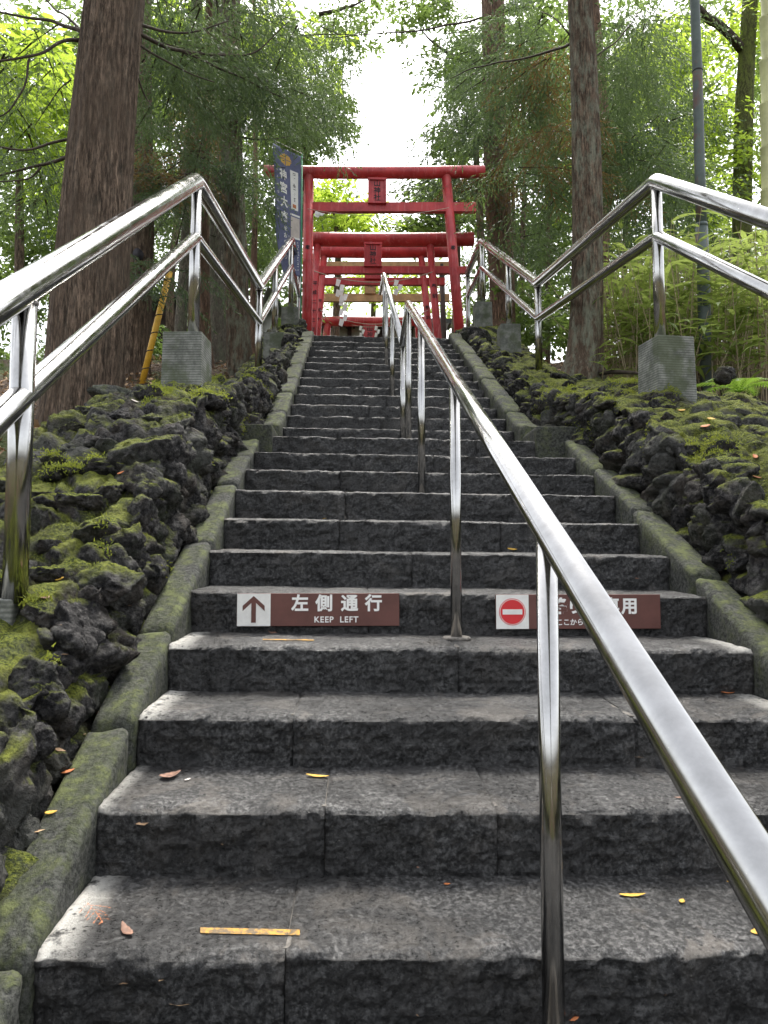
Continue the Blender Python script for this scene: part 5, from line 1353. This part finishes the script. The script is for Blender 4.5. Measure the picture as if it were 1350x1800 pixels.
# ------------------------------------------------------------------ loose stones, fallen leaves, small marks
def boulder(label, c, s, seed, mat='lava', rot=0.3):
    me = rock_mesh(seed, M[mat], 4, 'boulder'); o = link('boulder', me, None, c); o.scale = s; o.rotation_euler = (.1, .15, rot)
    return tag(o, label, 'rock')
c = at(92, 790, 3.0); boulder('big grey boulder lodged between the thickest trunk and the left wall', c, (.17, .2, .15), 401)
c = at(205, 690, 2.95); c[2] -= .03; boulder('flat topped pale stone slab beside the large left footing', c, (.17, .16, .06), 402, 'kerb')
c = at(1310, 715, 3.2); boulder('dark mossy boulder at the back of the right wall under the fern', c, (.17, .16, .11), 403, 'lava_top')
c = at(1195, 668, 3.5) if False else at(1275, 660, 3.6); boulder('small dark mossy rock beside the foot of the green steel pole', c, (.09, .09, .07), 404, 'lava_top')

from mathutils.bvhtree import BVHTree
def surface_bvh():
    VV = []; FF = []; o_ = 0
    objs = [b for (j, k), b in BLOCKS.items() if -1 <= j <= 12]
    for o in bpy.data.objects:
        if o.parent is not None and (o.name.startswith('kerb_stone') or o.name.startswith('wall_core') or o.name.startswith('stone')) : objs.append(o)
    for b in objs:
        a = np.empty(len(b.data.vertices) * 3); b.data.vertices.foreach_get('co', a); a = a.reshape(-1, 3); f = np.empty(len(b.data.polygons) * 3, np.int32); b.data.polygons.foreach_get('vertices', f)
        mt = np.array(Matrix.LocRotScale(b.location, b.rotation_euler, b.scale)); a = a @ mt[:3, :3].T + mt[:3, 3] + np.array(b.parent.location)
        VV.append(a); FF.append(f.reshape(-1, 3) + o_); o_ += len(a)
    return BVHTree.FromPolygons(np.concatenate(VV).tolist(), np.concatenate(FF).tolist())
SB = surface_bvh()
def on_stairs(pxx, pyy):
    d = Vector(at(pxx, pyy, CAM[1] + 1.0) - CAM).normalized(); h = SB.ray_cast(Vector(CAM), d)
    return (np.array(h[0]), np.array(h[1])) if h[0] is not None else (None, None)

def leaf_shape(L, W_, curl, r, lobed=True):
    n = 9; V = []; 
    for k in range(n):
        f = k / (n - 1); wv = W_ * math.sin(math.pi * min(1, f * .95 + .04)) ** .8 * (1 + (.12 if lobed and k % 2 else -.05)) * (1 - .3 * f)
        z = curl * L * (f - .5) ** 2 * 2
        V += [(f * L - L / 2, -wv / 2, z + curl * wv * .35), (f * L - L / 2, 0, z), (f * L - L / 2, wv / 2, z + curl * wv * .5)]
    V = np.array(V); F = grid_faces(n, 3)
    st = np.array([(-L / 2, -.0008, 0), (-L / 2, .0008, 0), (-L * .72, 0, curl * .01)])
    return V, F
LEAF_G = 'fallen leaves on the stairs'
def fallen(label, pxx, pyy, Lpx, mt, rot, seed, wr=.5, curl=.10, group=LEAF_G):
    p, n_ = on_stairs(pxx, pyy)
    if p is None: return
    if n_[2] < 0: n_ = -n_
    n_ = n_ + np.array([0, 0, .6]); n_ /= np.linalg.norm(n_)
    r = random.Random(seed); L = Lpx / ppm(p[1]); V, F = leaf_shape(L, L * wr, curl, r)
    a = np.array([math.cos(rot), math.sin(rot), 0]); a = a - n_ * (a @ n_); a /= np.linalg.norm(a); b = np.cross(n_, a)
    V = V[:, :1] * a + V[:, 1:2] * b + V[:, 2:] * n_ + p + n_ * .0025
    ob = solo('fallen_leaf', V, F, M[mt], label, 'leaf', group)
    md = ob.modifiers.new('thick', 'SOLIDIFY'); md.thickness = .0006
fallen('long yellow fallen leaf right of the front handrail post on the lowest full step', 1112, 1576, 48, 'deadleaf_y', .1, 1, .34)
fallen('yellow fallen leaf at the joint on the second step', 558, 1366, 40, 'deadleaf_y', -.05, 2, .3)
fallen('reddish brown curled leaf at the left end of the second step', 300, 1366, 36, 'deadleaf_b', .5, 3, .6, .3)
fallen('orange leaf fragment near the bottom edge beside the front post', 640 + 370, 1790, 22, 'deadleaf_o', .3, 4)
fallen('small orange leaf right of centre at the back of the lowest full step', 786, 1556, 12, 'deadleaf_o', .2, 5, .7)
fallen('yellow leaf at the right edge below the centre handrail', 1335, 1640, 34, 'deadleaf_y', .2, 6, .5)
fallen('yellow leaf at the right under the handrail at the back of the lowest full step', 1290, 1553, 22, 'deadleaf_y', -.3, 7, .5)
fallen('pale green leaf scrap right of the long yellow leaf', 1199, 1586, 15, 'deadleaf_y', .9, 8, .7)
fallen('rusty leaf on the right of the third step below the no entry board', 1280, 1219, 26, 'deadleaf_o', .1, 9, .4)
fallen('brown leaf lying just above the lowest step near its middle', 735, 1530, 16, 'deadleaf_b', .4, 10, .6, .3)
fallen('small brown leaf in front of the keep left board', 478, 1112, 16, 'deadleaf_b', .0, 11, .5, .25)
fallen('yellow leaf on the nose of the sixth step', 572, 913, 16, 'deadleaf_y', 0, 12, .3)
fallen('yellow leaf behind the centre handrail, two steps above the boards', 900, 966, 18, 'deadleaf_y', 0, 13, .3)
fallen('dull brown twisted leaf at the far left of the lowest full step', 222, 1640, 46, 'deadleaf_b', 2.2, 14, .4, .3)
fallen('tan leaf right of the arrow post joint on the second step', 1194, 1404, 18, 'deadleaf_b', .2, 15, .5)
fallen('pale thin leaf left end of the third step', 330, 1372, 12, 'greypaper', .6, 16, .6)
WG = 'fallen leaves on walls and kerbs'
for lb, a, b, L, mt, rt in (
    ('orange leaf on the moss of the right wall below the big footing', 1240, 750, 20, 'deadleaf_o', .3), ('pale orange leaf just above the orange one on the right wall moss', 1250, 737, 14, 'deadleaf_y', -.4),
    ('yellow green leaf on the right wall moss closest to the big footing', 1198, 722, 14, 'deadleaf_y', 0.), ('upright tan leaf on the right wall top near the frame edge', 1328, 803, 16, 'deadleaf_o', 1.2),
    ('rust leaf lowest on the right wall top at the frame edge', 1330, 840, 18, 'deadleaf_o', .1), ('yellow green leaf on the left wall top near the steel post', 104, 1018, 17, 'deadleaf_y', .3),
    ('dry brown curled leaf on the left wall below the steel post', 78, 1052, 26, 'deadleaf_b', 1.3), ('tan leaf in the middle of the left wall top', 213, 832, 13, 'deadleaf_o', .4), ('pale leaf on the left wall top under the big footing', 237, 706, 14, 'greypaper', .2),
    ('round yellow leaf on the lowest mossy kerb stone', 90, 1430, 20, 'deadleaf_y', .2), ('orange brown leaf on the mossy kerb above the yellow one', 120, 1358, 22, 'deadleaf_o', .5), ('dark red leaf where the mossy kerb meets the left wall', 165, 1255, 24, 'deadleaf_b', 1.0), ('brown leaf on the right kerb beside the no entry board', 1120, 1020, 16, 'deadleaf_b', .2)):
    fallen(lb, a, b, L, mt, rt, 7, .55, .14, WG)

# yellow paint strips on two treads
def strip(pts, wpx, label):
    P_ = []
    for a, b in pts:
        p, n_ = on_stairs(a, b)
        q, n2 = on_stairs(a, b + wpx)
        if p is not None and q is not None: P_.append((p, q))
    V = np.array([v + np.array([0, 0, .0022]) for p, q in P_ for v in (p, q)]); m = len(P_)
    if m < 2: return
    solo('yellow_paint_strip', V, grid_faces(m, 2), M['linepaint'], label, 'road marking', smooth=False)
strip([(352 + 175 * f, 1632 + 4 * f) for f in np.linspace(0, 1, 30)], 10, 'worn yellow paint strip on the lowest full step')
strip([(462 + 90 * f, 1124 + 1 * f) for f in np.linspace(0, 1, 20)], 2, 'thin yellow paint strip below the keep left board')

# dry cedar twig on the left of the lowest full step
def cedar_twig():
    p, n_ = on_stairs(165, 1605); r = np.random.default_rng(90); T = tpl_sugi(91, 9, 4, .03)
    V = T.reshape(-1, 3) * .09; V[:, 2] = V[:, 2] * .3; a = -.9; V = np.stack([V[:, 0] * math.cos(a) - V[:, 1] * math.sin(a), V[:, 0] * math.sin(a) + V[:, 1] * math.cos(a), V[:, 2]], 1) + p + np.array([-.02, .02, .012])
    solo('dry_cedar_twig', V, np.arange(len(V)).reshape(-1, 3), M['deadleaf_o'], 'dry rust coloured cedar twig on the left of the lowest full step', 'twig', smooth=False)
cedar_twig()
# crumbs, needles and bits of leaf that nobody could count
def debris():
    r = np.random.default_rng(95); T = []
    for k in range(1500):
        a, b = r.uniform(60, 1340), 1060 + 740 * r.random() ** .8
        p, n_ = on_stairs(a, b)
        if p is None or n_[2] < .6: continue
        L = r.uniform(.004, .019); w_ = L * r.uniform(.08, .5); an = r.uniform(0, 6.28); d = np.array([math.cos(an), math.sin(an), r.normal() * .15]); s = np.array([-math.sin(an), math.cos(an), r.normal() * .3])
        p = p + np.array([0, 0, .003]); T += [[p - d * L, p + s * w_, p + d * L], [p - d * L, p + d * L, p - s * w_]]
    V = np.array(T).reshape(-1, 3); o = part('leaf_litter', V, np.arange(len(V)).reshape(-1, 3), M['litter'], None, False, {'tint': np.repeat(r.random(len(T) // 2 + 1), 6)[:len(V)]})
    tag(o, 'scattered crumbs of leaf and needle on the treads', 'litter', kind='stuff')
debris()
def floor_litter():
    r = np.random.default_rng(96); T = []
    for k in range(9000):
        sd = -1 if r.random() < .55 else 1; y = r.uniform(.5, 9); x = sd * (np.interp(y, *WALL[sd]['out']) + r.uniform(-.1, 2.6) ** 1.0); z = float(ground_z(x, y)) + .03
        L = r.uniform(.015, .04); w_ = L * r.uniform(.2, .6); an = r.uniform(0, 6.28); d = np.array([math.cos(an), math.sin(an), r.normal() * .4]); s = np.array([-math.sin(an), math.cos(an), r.normal() * .5]); p = np.array([x, y, z + r.uniform(-.03, .04)])
        T += [[p - d * L, p + s * w_, p + d * L], [p - d * L, p + d * L, p - s * w_]]
    V = np.array(T).reshape(-1, 3); o = part('forest_litter', V, np.arange(len(V)).reshape(-1, 3), M['litter'], None, False, {'tint': np.repeat(r.random(len(T) // 2 + 1), 6)[:len(V)]})
    tag(o, 'brown leaf litter on the forest floor behind the walls', 'litter', kind='stuff')
floor_litter()
